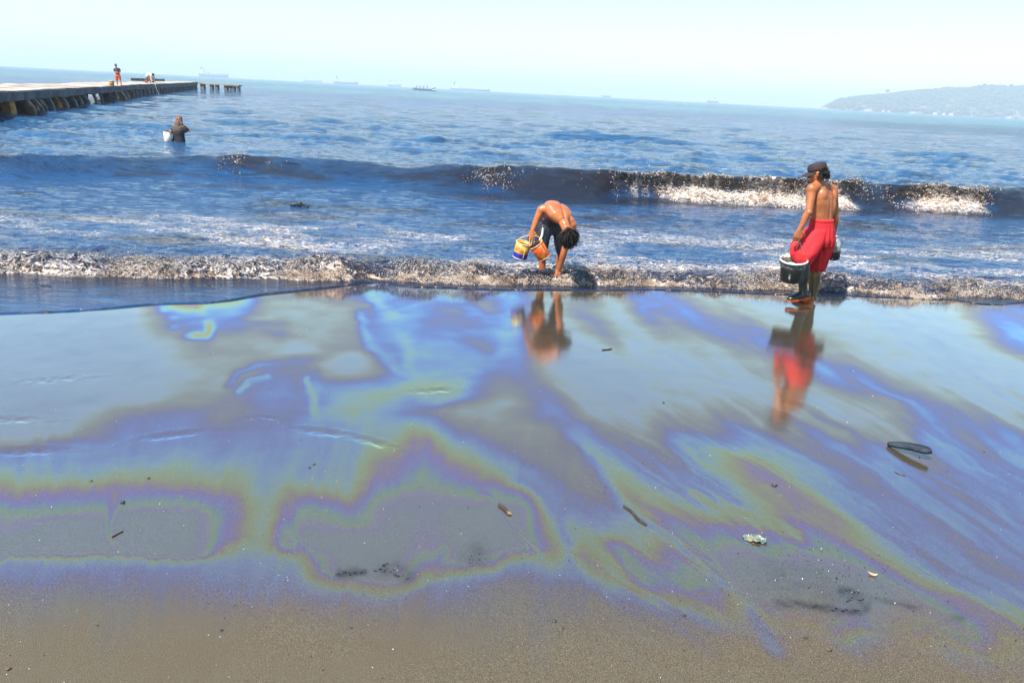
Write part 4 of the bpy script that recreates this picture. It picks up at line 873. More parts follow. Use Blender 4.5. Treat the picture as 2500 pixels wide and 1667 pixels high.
for k in (-1, 1): put('eye', ball(hat2(k * 0.031, 0.077, 0.004), 0.0125, None, 10, 7), M_EYE, bman)
rg = np.random.default_rng(21); pd = []
for k in range(620):
    th = rg.uniform(-2.2, 2.2); ph = rg.uniform(-0.5, 1.5); x_ = math.cos(ph) * math.sin(th); y_ = -math.cos(ph) * math.cos(th); z_ = math.sin(ph)
    if y_ > 0.75: continue
    p = hat2(0.078 * x_, 0.098 * y_ - 0.012, 0.035 + 0.084 * z_); pd.append((p, HM2[:3, 0] * x_ + Hf2 * y_ * 0.6 + Hu2 * (z_ + 0.5)))
hr = [ball(hat2(0, -0.018, 0.042), (0.083, 0.090, 0.100))] + curls_hair(Hc2, pd, M_HAIR, bman, 0.0068, 0.085, droop=(0.15, -0.1, -1), seed=22, jitter=0.35)
put('hair', merge(*hr), M_HAIR, bman)
g = [rings_loft([Bp(1345, 531, 0.08), Bp(1345, 540, 0.12), Bp(1346, 556, 0.15), Bp(1346, 566, 0.14)], nrm([1, 0.1, -0.05]), nrm([0, 1, 0.2]), [(0.150, 0.110), (0.165, 0.130), (0.165, 0.130), (0.120, 0.11)], 28),
     tube([Rh, Bp(1325, 575, 0.05), Bp(1322, 601, 0.02), Bp(1321, 612, 0.02)], [0.105, 0.098, 0.078, 0.076], 18, True, 2), tube([Lh, Bp(1368, 580, 0.11), Bp(1371, 604, 0.07), Bp(1370.5, 611, 0.07)], [0.105, 0.09, 0.074, 0.072], 18, True, 2)]
me = remesh(g, 0.009, 4); V = verts_of(me); N = norms_of(me); V = V + N * (0.014 * fbm2(np.arctan2(V[:, 1] - YB, V[:, 0] - Rh[0]) * 4, V[:, 2] * 9, 3, 121) + 0.003)[:, None]; set_verts(me, V)
shorts = from_mesh('shorts', me, M_NAVY, bman)
q0 = [Bp(1325.5, 558, -0.045), Bp(1323.5, 575, -0.055), Bp(1317, 590, -0.07), Bp(1315, 606, -0.075)]
put('side_stripe', tube(q0, [0.010, 0.016, 0.016, 0.014], 10, True, 3), M_WHITEC, shorts)

# ------------------------------------------------------------------ the woman standing waist deep
wp = gz(436, 347, 0.04); YW = float(wp[1])
def Wp(u, v, dy=0.0): return aty(u, v, YW + dy)
wom = thing('person', 'person in striped top and headscarf standing waist deep beside a white drum', 'person', (wp[0], YW, 0))
t = NT('striped_knit'); o = t.obj(); sepx = t.n('ShaderNodeSeparateXYZ'); t.l(o, sepx.inputs[0])
st = t.math('SINE', t.math('MULTIPLY', t.math('ADD', sepx.outputs['Z'], t.math('MULTIPLY', t.math('MULTIPLY', sepx.outputs['X'], sepx.outputs['X']), 0.9)), 95.0))
M_STRIPE = t.done(t.bsdf(t.mixc(t.math('MULTIPLY', t.smap(st, -0.1, 0.6), t.smap(sepx.outputs['Z'], 0.25, 0.55)), (0.012, 0.011, 0.013), (0.26, 0.18, 0.12)), 0.8))
M_SCARF = pmat('brown_scarf_cloth', (0.30, 0.15, 0.11), (0.09, 0.05, 0.04), 18, 0.85)
lx = np.array([1.0, 0, 0]); ly = np.array([0, 1.0, 0])
g = [rings_loft([Wp(437, 362), Wp(436.5, 346), Wp(436.5, 332), Wp(436, 318, -0.02), Wp(436, 309, -0.02), Wp(436.5, 303, 0.0), Wp(437, 298, 0.02)], lx, ly, [(0.235, 0.17), (0.225, 0.165), (0.19, 0.14), (0.20, 0.14), (0.19, 0.12), (0.12, 0.09), (0.06, 0.06)], 26)]
for s, e, w in [(Wp(424, 310, -0.02), Wp(419.5, 323, 0.0), Wp(414, 328, 0.02)), (Wp(449, 310, -0.02), Wp(452.5, 322, 0.02), Wp(456, 318.5, 0.10))]:
    g.append(tube([Wp(436, 307), s, e, w], [0.07, 0.072, 0.056, 0.036], 14, True, 3))
me = remesh(g, 0.011, 4); from_mesh('striped_top', me, M_STRIPE, wom)
g = [ball(Wp(437, 291, 0.02), (0.078, 0.085, 0.115)), tube([Wp(437, 298), Wp(437, 292)], [0.055, 0.05], 12)]
g += fingers(Wp(414, 328, 0.02), nrm([-0.9, 0.1, -0.2]), nrm([0, 0, -1]), 0.7, 1, S=1.0) + fingers(Wp(456, 318.5, 0.10), nrm([0.7, 0.4, -0.3]), nrm([0, 0, -1]), 0.6, -1, S=1.0)
g += [tube([Wp(456, 318.5, 0.10), Wp(452.5, 322, 0.02), Wp(449, 310, -0.02), Wp(436, 308, 0), Wp(424, 310, -0.02), Wp(419.5, 323, 0.0), Wp(414, 328, 0.02)], [0.03, 0.04, 0.05, 0.06, 0.05, 0.04, 0.03], 12, True, 3), tube([Wp(437, 306), Wp(437, 340)], [0.08, 0.1], 12), tube([Wp(437, 306), Wp(437, 295)], 0.055, 12)]
from_mesh('body', remesh(g, 0.008, 3), M_SKIN, wom)
g = [ball(Wp(437, 291, 0.015), (0.100, 0.105, 0.125)), rings_loft([Wp(437, 288, 0.0), Wp(437, 294, -0.01), Wp(437, 299, -0.02), Wp(437.3, 304.5, -0.03)], lx, ly, [(0.098, 0.10), (0.108, 0.105), (0.125, 0.11), (0.150, 0.10)], 22)]
me = remesh(g, 0.010, 3); V = verts_of(me); N = norms_of(me); V = V + N * (0.010 * np.sin(np.arctan2(V[:, 0] - wp[0], YW - V[:, 1]) * 8 + V[:, 2] * 5))[:, None]; set_verts(me, V)
from_mesh('headscarf', me, M_SCARF, wom)

# ------------------------------------------------------------------ the two people on the pier
DECKZ = 1.18
def deck_pt(u, v): return gz(u, far(u, v), DECKZ)
M_SHIRT = pmat('dark_slate_shirt', (0.025, 0.035, 0.045), (0.04, 0.055, 0.07), 8, 0.9); M_ORANGE = pmat('orange_shorts_cloth', (0.75, 0.085, 0.015), (0.6, 0.06, 0.015), 6, 0.85)
M_FAIR = pmat('fair_brown_hair', (0.20, 0.13, 0.07), (0.12, 0.08, 0.045), 20, 0.7)
pb = deck_pt(292, 212.3); YP = float(pb[1])
def Pp(u, v, dy=0.0): return aty(u, far(u, v), YP + dy)
pm = thing('person', 'person in dark shirt and orange shorts standing on the pier with head tilted', 'person', pb)
hipc = Pp(287.5, 188); g = []
La_, Ra_ = Pp(287, 210.5, 0.1), Pp(296, 211.5, -0.1)
for a, k, h in [(La_, Pp(285.5, 200.5, 0.03), Pp(284.8, 190)), (Ra_, Pp(294, 201, -0.05), Pp(290.8, 190.5))]:
    g.append(tube([h, k, k * 0.6 + a * 0.4, a], [0.085, 0.058, 0.056, 0.036], 12, True, 2)); g.append(tube([a, np.array([a[0] - 0.03, a[1] + 0.13, pb[2] + 0.025])], [0.036, 0.022], 10))
g += [ball(Pp(282.5, 163.5, 0.02), (0.082, 0.095, 0.115)), tube([Pp(285, 170), Pp(283.3, 166)], [0.06, 0.055], 12), tube([Pp(279, 174, 0.0), Pp(278.5, 178.5, -0.05), Pp(284.5, 180.5, -0.17)], [0.05, 0.043, 0.032], 12, True, 2), tube([Pp(292.5, 174, 0.0), Pp(292, 182, -0.05), Pp(291, 190, -0.1)], [0.05, 0.043, 0.032], 12, True, 2)]
g += fingers(Pp(284.5, 180.5, -0.17), nrm([1, -0.1, -0.1]), nrm([0, 1, 0]), 0.5, 1) + fingers(Pp(291, 190, -0.1), nrm([-0.05, -0.1, -1]), nrm([0, 1, 0]), 0.6, -1)
from_mesh('body', remesh(g, 0.012, 3), M_SKIN2, pm)
g = [rings_loft([Pp(287.5, 187), Pp(287.3, 182), Pp(286.5, 175), Pp(286, 171), Pp(285.3, 169)], lx, ly, [(0.165, 0.12), (0.165, 0.12), (0.20, 0.125), (0.17, 0.11), (0.07, 0.07)], 22), tube([Pp(286, 171), Pp(280, 172.5), Pp(278.7, 176)], [0.08, 0.075, 0.072], 12, True, 2), tube([Pp(286, 171), Pp(291.5, 172.5), Pp(292.6, 177)], [0.08, 0.075, 0.072], 12, True, 2)]
from_mesh('shirt', remesh(g, 0.014, 3), M_SHIRT, pm)
g = [rings_loft([Pp(287.5, 184.5), Pp(287.6, 188), Pp(287.8, 191)], lx, ly, [(0.16, 0.125), (0.18, 0.14), (0.17, 0.13)], 20), tube([Pp(284.8, 189), Pp(285.2, 198)], [0.11, 0.10], 14), tube([Pp(290.8, 189.5), Pp(293.2, 198.5)], [0.11, 0.10], 14)]
from_mesh('shorts', remesh(g, 0.014, 3), M_ORANGE, pm)
put('hair', ball(Pp(282.2, 162.5, -0.02), (0.095, 0.10, 0.115), None, 14, 10), M_FAIR, pm)

qb = deck_pt(361, 206.0); YQ = float(qb[1])
def Qp(u, v, dy=0.0): return aty(u, far(u, v), YQ + dy)
pq = thing('person', 'person in white shirt bending over at the far end of the pier', 'person', qb)
g = []
for a, k, h in [(Qp(359, 205, 0.1), Qp(359.5, 199, 0.02), Qp(359.5, 192, 0.08)), (Qp(367, 205, -0.1), Qp(366.5, 199, -0.12), Qp(363.5, 192, -0.05))]:
    g.append(tube([h, k, a], [0.11, 0.078, 0.05], 12, True, 2)); g.append(tube([a, np.array([a[0] + 0.16, a[1] - 0.02, qb[2] + 0.03])], [0.045, 0.03], 10))
g += [ball(Qp(372.6, 185, -0.05), (0.10, 0.10, 0.125)), tube([Qp(369, 184.5, -0.03), Qp(372, 185, -0.05)], [0.07, 0.06], 12), tube([Qp(369, 185, -0.1), Qp(370.5, 192, -0.15), Qp(372.5, 198, -0.12)], [0.07, 0.056, 0.04], 12, True, 2), tube([Qp(369, 185, 0.1), Qp(371.5, 191, 0.12), Qp(374, 197, 0.1)], [0.07, 0.056, 0.04], 12, True, 2)]
g += fingers(Qp(372.5, 198, -0.12), nrm([0.3, 0, -1]), nrm([0, 1, 0]), 0.5, 1) + fingers(Qp(374, 197, 0.1), nrm([0.3, 0, -1]), nrm([0, -1, 0]), 0.5, 1)
from_mesh('body', remesh(g, 0.014, 3), M_SKIN2, pq)
g = [tube([Qp(359.5, 190.5), Qp(360.5, 186.5), Qp(364, 183.8), Qp(368.5, 184.6, -0.02)], [0.17, 0.18, 0.175, 0.12], 18, True, 3), tube([Qp(368, 185, -0.1), Qp(369.5, 188.5, -0.14)], [0.10, 0.085], 12)]
from_mesh('shirt', remesh(g, 0.016, 3), M_WHITEC, pq)
g = [tube([Qp(359.5, 190.5), Qp(361.5, 191)], [0.175, 0.165], 16), tube([Qp(359.8, 192, 0.07), Qp(359.7, 199.5, 0.02)], [0.125, 0.105], 14), tube([Qp(363.4, 192, -0.05), Qp(366, 199.5, -0.11)], [0.125, 0.105], 14)]
from_mesh('shorts', remesh(g, 0.016, 3), pmat('brown_shorts_cloth', (0.17, 0.10, 0.055), (0.09, 0.05, 0.03), 8, 0.85), pq)
put('hair', ball(Qp(373.4, 184, -0.05), (0.115, 0.115, 0.125), None, 14, 10), M_HAIR, pq)
put('neck_cloth', ball(Qp(370.2, 188.3, -0.12), (0.10, 0.09, 0.13), None, 12, 8), M_ORANGE, pq)
# ================================================================== things that are carried
M_WIRE = pmat('dull_wire', (0.16, 0.17, 0.15), (0.07, 0.08, 0.07), 30, 0.4, metal=0) if False else pmat('dull_wire', (0.20, 0.21, 0.18), (0.09, 0.10, 0.08), 30, 0.4)
M_OIL = pmat('black_oil', (0.006, 0.005, 0.004), rough=0.06)
def pail_geo(M, r_top, r_bot, h, wall=0.004, n=40):
    return lathe([(0.0005, 0.0), (r_bot * 0.96, 0.0), (r_bot, 0.006), (r_bot + (r_top - r_bot) * 0.5, h * 0.5), (r_top, h), (r_top - wall, h), (r_bot - wall, 0.012), (0.0005, 0.012)], n, M)
def ring_geo(M, r, z, w, t_, n=40):
    return lathe([(r - w, z - t_), (r + w, z - t_ * 0.8), (r + w * 1.1, z), (r + w, z + t_), (r - w, z + t_), (r - w, z - t_)], n, M)
def bail(a, b, top, r, mat, parent, bulge=0.25):
    return put('handle', tube([a, a * (1 - bulge) * 1.0 + top * bulge, a * 0.15 + top * 0.85, b * 0.15 + top * 0.85, b * (1 - bulge) + top * bulge, b], r, 8, True, 4), mat, parent)

# dark bucket of the man in red trousers
bt = A(1938.5, 633.5, -0.20); bb = A(1930.5, 684, -0.15); ax = nrm(bt - bb); h = np.linalg.norm(bt - bb)
bk = thing('bucket', 'oily black bucket with a white rim hanging from a wire handle beside red trousers', 'bucket', bb)
t = NT('smeared_black_plastic'); o = t.obj(); sz = t.n('ShaderNodeSeparateXYZ'); t.l(o, sz.inputs[0])
nn = t.noise(o, 26, 5, 0.7)
m_ = t.math('MULTIPLY', t.smap(t.math('ADD', sz.outputs['Z'], t.math('MULTIPLY', t.math('SUBTRACT', nn, 0.5), 0.10)), 0.155, 0.185), t.smap(nn, 0.40, 0.60))
M_BKT = t.done(t.bsdf(t.mixc(t.math('MULTIPLY', m_, 0.7), (0.012, 0.013, 0.011), (0.20, 0.21, 0.19)), 0.22))
Mb = frame(bb, ax, (1, 0, 0))
put('shell', pail_geo(Mb, 0.152, 0.122, h), M_BKT, bk)
M_RIM = pmat('oil_smeared_white', (0.82, 0.80, 0.74), (0.03, 0.04, 0.035), 22, 0.5, lo=0.50, hi=0.60)
put('rim', ring_geo(Mb, 0.154, h - 0.004, 0.0075, 0.010), pmat('white_plastic_rim', (0.86, 0.85, 0.80), (0.6, 0.6, 0.55), 30, 0.45), bk)
put('inner_lining', lathe([(0.147, h - 0.003), (0.139, h * 0.66), (0.0005, h * 0.64)], 40, Mb), M_RIM, bk)
hook = Lw_hand = A(1946, 590, -0.215)
p1 = Mb @ np.array([-0.153, 0.02, h, 1]); p2 = Mb @ np.array([0.140, -0.06, h, 1]); p3 = Mb @ np.array([0.03, 0.148, h, 1])
put('handle', tube([p1[:3], p1[:3] * 0.45 + hook * 0.55 + np.array([-0.005, 0, 0]), hook + np.array([-0.03, 0, -0.008]), hook, hook + np.array([0.035, 0, -0.008]), p2[:3] * 0.45 + hook * 0.55 + np.array([0.006, 0, 0]), p2[:3]], 0.0035, 7), M_WIRE, bk)
put('cord', tube([p3[:3], hook + np.array([0.03, 0.01, -0.02])], 0.003, 6), pmat('pale_cord', (0.7, 0.6, 0.5), rough=0.8), bk)
for p in (p1, p2): put('lug', tube([p[:3] + np.array([0, 0, 0.014]), p[:3] + np.array([0, 0, -0.05])], 0.007, 8), M_WIRE, bk)
wd = []
for k in range(16):
    a = k / 15; wd.append(ball(A(1953.5 + 22 * a ** 0.75, 679.5 + 3 * a + 30 * a * a, -0.13 + 0.06 * a), 0.0032 + 0.002 * ((k * 7) % 3) / 2, None, 8, 6))
t = NT('dripping_water'); M_DROP = t.done(t.bsdf((0.75, 0.72, 0.66), 0.1, None, **{'Specular IOR Level': 0.9}))
tag(put('dripping_water', merge(*wd), M_DROP, None, True, bb), 'thin trickle of drops spilling from the black bucket', kind='stuff')

# grey jug in his other hand
jt = A(2039, 583, 0.12); jb = A(2034.5, 633, 0.14); ax = nrm(jt - jb); h = np.linalg.norm(jt - jb); Mj = frame(jb, ax, (1, 0, 0))
jg = thing('jug', 'cloudy grey plastic jug half full of black oil behind the red trousers', 'jug', jb)
M_JUG = pmat('cloudy_plastic', (0.42, 0.46, 0.46), (0.16, 0.19, 0.19), 14, 0.25, 0.2, 25, 0.01)
put('body', lathe([(0.0005, h * 0.42), (0.0735, h * 0.42), (0.0745, h * 0.50), (0.075, h * 0.66), (0.070, h * 0.80), (0.055, h * 0.92), (0.030, h * 1.0), (0.020, h * 1.02), (0.018, h * 1.10), (0.0005, h * 1.10)], 32, Mj), M_JUG, jg)
put('oil_fill', lathe([(0.0005, 0.0), (0.062, 0.0), (0.071, 0.012), (0.0742, h * 0.12), (0.0742, h * 0.40), (0.0738, h * 0.418), (0.0005, h * 0.418)], 32, Mj), M_OIL, jg)
put('cap', lathe([(0.0005, h * 1.09), (0.022, h * 1.09), (0.023, h * 1.15), (0.0005, h * 1.16)], 20, Mj), pmat('pale_screw_cap', (0.6, 0.6, 0.56), rough=0.5), jg)

# paint pails of the bending man
t = NT('oil_stained_pail'); o = t.obj(); n1_ = t.noise(o, 16, 5, 0.7); n2_ = t.noise(o, 45, 4, 0.7)
c = t.ramp(n1_, [(0.30, (0.85, 0.72, 0.40)), (0.45, (0.80, 0.40, 0.05)), (0.60, (0.55, 0.17, 0.02)), (0.75, (0.25, 0.07, 0.015))])
c = t.mixc(t.smap(n2_, 0.60, 0.72), c, (0.12, 0.05, 0.015)); M_PAILY = t.done(t.bsdf(c, 0.35))
t = NT('red_orange_pail'); o = t.obj(); n1_ = t.noise(o, 14, 5, 0.7); n2_ = t.noise(o, 40, 4, 0.7)
c = t.ramp(n1_, [(0.30, (0.80, 0.42, 0.08)), (0.45, (0.72, 0.20, 0.02)), (0.58, (0.60, 0.05, 0.012)), (0.75, (0.20, 0.05, 0.015))])
c = t.mixc(t.smap(n2_, 0.60, 0.72), c, (0.85, 0.60, 0.25)); M_PAILR = t.done(t.bsdf(c, 0.35))
M_PRIM = pmat('cream_plastic', (0.80, 0.68, 0.46), (0.62, 0.34, 0.12), 30, 0.45)
M_BLUE = pmat('blue_band', (0.012, 0.025, 0.35), (0.01, 0.01, 0.03), 40, 0.4, lo=0.5, hi=0.62)
grip = Bp(1297.5, 575.5, -0.345)
for lab, mat, ct, cb, r1, r2, band in [('yellow stained paint pail with a blue band held by the bending man', M_PAILY, (1279, 592.5), (1268.5, 629), 0.094, 0.088, True), ('red-orange stained paint pail without blue band held by the bending man', M_PAILR, (1308, 596.5), (1329.5, 628), 0.093, 0.086, False)]:
    T_ = Bp(*ct, -0.36); B_ = Bp(*cb, -0.34); ax = nrm(T_ - B_); h = np.linalg.norm(T_ - B_); Mp = frame(B_, ax, (1, 0, 0))
    pl = thing('paint_pail', lab, 'pail', B_, 'paint pails held by the bending man')
    put('shell', pail_geo(Mp, r1, r2, h), mat, pl); put('rim', ring_geo(Mp, r1 + 0.001, h - 0.004, 0.0032, 0.006), M_PRIM, pl); put('base_rim', ring_geo(Mp, r2, 0.003, 0.0015, 0.003), M_PRIM, pl)
    put('oil', lathe([(r1 * 0.95, h * 0.86), (0.0005, h * 0.86)], 32, Mp), M_OIL, pl)
    if band:
        put('blue_band', lathe([(r2 + 0.0016, 0.012), (r2 + 0.0016 + (r1 - r2) * 0.30, 0.012 + h * 0.30)], 40, Mp), M_BLUE, pl)
        put('drip_streak', tube([(Mp @ np.array([0.035, -0.085, h * 0.95, 1]))[:3], (Mp @ np.array([0.035, -0.085, h * 0.4, 1]))[:3], (Mp @ np.array([0.037, -0.083, 0.02, 1]))[:3]], 0.004, 6), M_PRIM, pl)
    else:
        put('drip_streak', tube([(Mp @ np.array([0.055, -0.075, h * 0.95, 1]))[:3], (Mp @ np.array([0.052, -0.073, h * 0.35, 1]))[:3]], 0.0035, 6), M_PRIM, pl)
    a = (Mp @ np.array([-r1, 0, h - 0.004, 1]))[:3]; b = (Mp @ np.array([r1, 0, h - 0.004, 1]))[:3]
    put('handle', tube([a, a * 0.5 + grip * 0.5 + np.array([-0.012, 0, 0.018]), grip + np.array([-0.012, 0, 0.0]), grip + np.array([0.012, 0, 0]), b * 0.5 + grip * 0.5 + np.array([0.012, 0, 0.018]), b], 0.0055, 8, True, 4), pmat('cream_bail', (0.75, 0.55, 0.25), (0.5, 0.25, 0.08), 40, 0.5), pl)

# the woman's drum and her red cloth
dt = Wp(409.5, 320, -0.10); db = Wp(409, 350, -0.10); db = np.array([dt[0], dt[1], -0.05]); h = dt[2] - db[2]; Md = frame(db, nrm([0.03, -0.16, 1.0]), (1, 0, 0))
dr = thing('drum', 'white plastic drum with oily orange-brown inside floating beside the person waist deep', 'drum', db)
put('shell', lathe([(0.0005, 0), (0.115, 0), (0.125, 0.01), (0.128, h * 0.4), (0.131, h), (0.126, h), (0.122, h * 0.3), (0.0005, h * 0.3)], 36, Md), pmat('white_drum_plastic', (0.85, 0.80, 0.70), (0.75, 0.62, 0.45), 5, 0.45), dr)
put('inner_lining', lathe([(0.1255, h * 0.995), (0.1215, h * 0.55), (0.0005, h * 0.53)], 36, Md), pmat('oily_orange_lining', (0.45, 0.12, 0.015), (0.02, 0.01, 0.006), 9, 0.3), dr)
put('rim', ring_geo(Md, 0.1295, h, 0.004, 0.006), pmat('stained_drum_rim', (0.85, 0.8, 0.7), (0.12, 0.05, 0.02), 12, 0.4), dr)
rc = remesh([ball(Wp(456.5, 317.5, 0.12), (0.055, 0.05, 0.075)), ball(Wp(459, 316.5, 0.13), (0.04, 0.045, 0.06)), ball(Wp(454.8, 312.5, 0.12), (0.025, 0.03, 0.05))], 0.008, 2)
tag(from_mesh('rag', rc, pmat('red_rag', (0.65, 0.02, 0.03), (0.12, 0.02, 0.015), 14, 0.8), None, Wp(456.5, 317.5, 0.12)), 'oil-soaked red rag in the raised right hand of the person waist deep', 'rag')

# ================================================================== pier
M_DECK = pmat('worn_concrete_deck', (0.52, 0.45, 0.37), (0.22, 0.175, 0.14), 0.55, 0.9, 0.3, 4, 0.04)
M_EDGE = pmat('shade_toned_concrete', (0.115, 0.125, 0.13), (0.05, 0.055, 0.06), 0.9, 0.85, 0.6, 3, 0.08)  # dark bluish tone paints in the shade of the pier's front
M_PILE = pmat('pile_concrete', (0.20, 0.21, 0.20), (0.09, 0.08, 0.07), 1.3, 0.85, 0.5, 4, 0.06)
M_LITPILE = pmat('lit_ochre_pile', (0.62, 0.33, 0.09), (0.30, 0.14, 0.04), 1.2, 0.85, 0.5, 4, 0.06)  # ochre raised in tone to paint sunlight on these piles
M_DARKW = pmat('dark_wall', (0.035, 0.037, 0.035), (0.015, 0.016, 0.016), 1.0, 0.8, 0.5, 4, 0.06)  # near-black tone for the inner walls and the foot slab
M_OCHRE = pmat('ochre_rubble', (0.50, 0.36, 0.16), (0.24, 0.15, 0.06), 1.0, 0.9, 0.6, 3, 0.1)
NEAR = [(-260, 253), (-120, 241), (0, 231), (106, 224), (179, 219), (281, 214), (333, 208.5), (376, 207), (430, 204.3), (482, 201.3)]
FARE = [(-260, 219), (-120, 216), (0, 213.5), (153, 210.5), (191, 206), (255, 204.5), (299, 204.2), (384, 200.8), (428, 200.5), (481, 200.2)]
pn = np.array([deck_pt(u, v) for u, v in NEAR]); pf_ = np.array([deck_pt(u, v) for u, v in FARE])
# the far edge runs beside the near one, about 4.5 m away
dirp = nrm(pn[-1] - pn[2]); nor = np.array([-dirp[1], dirp[0], 0.0]); nor = nor if nor[0] < 0 else -nor
def along(s):                     # point on the near edge at arc length fraction by distance y
    return np.array([np.interp(s, pn[:, 1], pn[:, 0]), s, DECKZ])
ys = np.linspace(pn[0][1], pn[-1][1], 13)
pier = thing('pier', 'long concrete pier on leaning piles running out to sea at the left', 'pier', (float(along(60)[0]), 60.0, 0))
WSx, WSy = [], []
for p in pf_:
    w = 3.0
    for _ in range(30): w = float(np.dot(p - along(p[1] - nor[1] * w), nor))
    WSx.append(p[1] - nor[1] * w); WSy.append(w)
_o = np.argsort(WSx); WSx = np.array(WSx)[_o]; WSy = np.array(WSy)[_o]
def WIDf(s): return float(np.clip(np.interp(s, WSx, WSy), 1.2, 6))
print('pier widths', [round(WIDf(s), 2) for s in ys])
for k in range(12):
    a = along(ys[k] + 0.02); b = along(ys[k + 1] - 0.02); n = 8; pts = []; low = []
    for q in np.linspace(0, 1, n):
        c = a * (1 - q) + b * q; e = 0.10 * vn2(c[1] * 0.8, 0.3, 131); pts.append([c + nor * e, c + nor * (WIDf(c[1]) + 0.3 * vn2(c[1] * 0.5, 3.3, 132))])
    rings = [np.array([p0 + [0, 0, 0.02 * vn2(p0[1] * .4, 1, 133)], p1 + [0, 0, 0.06 * abs(vn2(p1[1] * .3, 2, 134))], p1 - [0, 0, 0.35], p0 - [0, 0, 0.30]]) for p0, p1 in pts]
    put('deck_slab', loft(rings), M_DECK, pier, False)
    bot = 0.46 if ys[k] < 78 else 0.52
    rr = []
    for p0, p1 in pts:
        w = 0.06 * vn2(p0[1] * 1.3, 9, 135); rr.append(np.array([p0 - nor * 0.05 + [0, 0, -0.06], p0 + nor * 0.35 + [0, 0, -0.32], p0 + nor * 0.35 + [0, 0, -bot - w], p0 - nor * (0.05 + w * 0.4) + [0, 0, -bot - w]]))
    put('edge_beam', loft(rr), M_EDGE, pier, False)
# piles, leaning, some ochre with sunlight painted in; walls behind them
for k, (u, kind, ln) in enumerate([(3, 1, 0), (20, 1, 0.0), (41, 1, 0.0), (66, 0, 0.10), (78, 1, 0.10), (85, 0, 0.12), (95, 0, 0.12), (113, 1, 0.13), (122, 0, 0.05), (134, 1, 0.1), (151, 0, 0.1), (164, 1, 0.1), (176, 0, 0.08), (181, 1, 0.1), (192, 0, 0.08), (206, 0, 0.1), (232, 0, 0.04), (247, 0, 0.03), (282, 0, 0.04), (293, 0, 0.14), (300, 1, 0.14), (309, 0, 0.02), (322, 0, 0.06), (326, 1, 0.1)]):
    c = None
    for s in np.linspace(ys[0], ys[-1], 900):
        p = along(s); uu, vv = uv_of(p[0], p[1], p[2])
        if uu > u: c = p; break
    if c is None: continue
    w = 0.16 if kind == 0 else 0.26 + 0.08 * (k % 3); x0 = c + nor * (0.18 if kind == 0 else 0.5 + 0.5 * (k % 2)); x1 = x0 + np.array([ln * 9 * 0.55, 0, 0]) - nor * 0.1
    q = []
    for zz, xx in ((DECKZ - 0.40, x0), (0.35, x0 * 0.45 + x1 * 0.55), (-0.8, x1)):
        q.append(np.array([[xx[0] - w / 2, xx[1] - w / 2, zz], [xx[0] + w / 2, xx[1] - w / 2, zz], [xx[0] + w / 2, xx[1] + w / 2, zz], [xx[0] - w / 2, xx[1] + w / 2, zz]]))
    put('pile', loft(q), M_LITPILE if kind else M_PILE, pier, False)
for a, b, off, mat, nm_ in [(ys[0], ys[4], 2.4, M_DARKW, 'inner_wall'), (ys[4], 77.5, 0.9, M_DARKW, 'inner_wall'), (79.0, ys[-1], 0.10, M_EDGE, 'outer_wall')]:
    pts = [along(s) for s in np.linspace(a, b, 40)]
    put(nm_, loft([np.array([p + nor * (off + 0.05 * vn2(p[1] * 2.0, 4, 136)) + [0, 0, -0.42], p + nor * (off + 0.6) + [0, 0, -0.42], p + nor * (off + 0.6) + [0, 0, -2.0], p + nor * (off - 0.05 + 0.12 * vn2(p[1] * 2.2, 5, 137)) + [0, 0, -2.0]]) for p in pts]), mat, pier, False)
for s in np.arange(80, ys[-1] - 1, 2.3):            # upright ribs of the outer wall
    p = along(s); put('wall_rib', box(p + nor * 0.02 + np.array([0, 0, -0.98]), (0.16, 0.22, 1.2)), M_EDGE, pier, False)
for s, w in ((71.0, 2.2), (75.5, 2.6)):
    p = along(s); put('ochre_panel', xf(loft([np.array([[-w / 2, 0, 0.75], [w / 2, 0, 0.75], [w / 2, 0.2, 0.75], [-w / 2, 0.2, 0.75]]), np.array([[-w / 2 + 1.0, -0.1, -0.3], [w / 2 + 0.6, -0.1, -0.3], [w / 2 + 0.6, 0.2, -0.3], [-w / 2 + 1.0, 0.2, -0.3]])]), frame((p + nor * 0.7) * np.array([1, 1, 0]), (0, 0, 1), dirp)), M_OCHRE, pier, False)
# dark base slab at the foot of the near end
c0 = gz(20, far(20, 268), 0.1); put('foot_slab', xf(loft([ell((0, 0, -0.4), (1, 0, 0), (0, 1, 0), 2.6, 1.5, 18), ell((0, 0, 0.12), (1, 0, 0), (0, 1, 0), 2.5, 1.3, 18), ell((0.1, 0, 0.25), (1, 0, 0), (0, 1, 0), 1.9, 1.0, 18)]), frame(c0, (0, 0, 1), (1, 0.1, 0))), M_DARKW, pier)
# raised landing slab on the far side
ra = deck_pt(320, 203.0); rb = deck_pt(382, 202.6); put('landing_slab', loft([np.array([p + [0, 0, 0.42], p + [0, 2.6, 0.42], p + [0, 2.6, 0.12], p + [0, 0, 0.12]]) for p in np.linspace(ra, rb, 6)]), M_EDGE, pier, False)
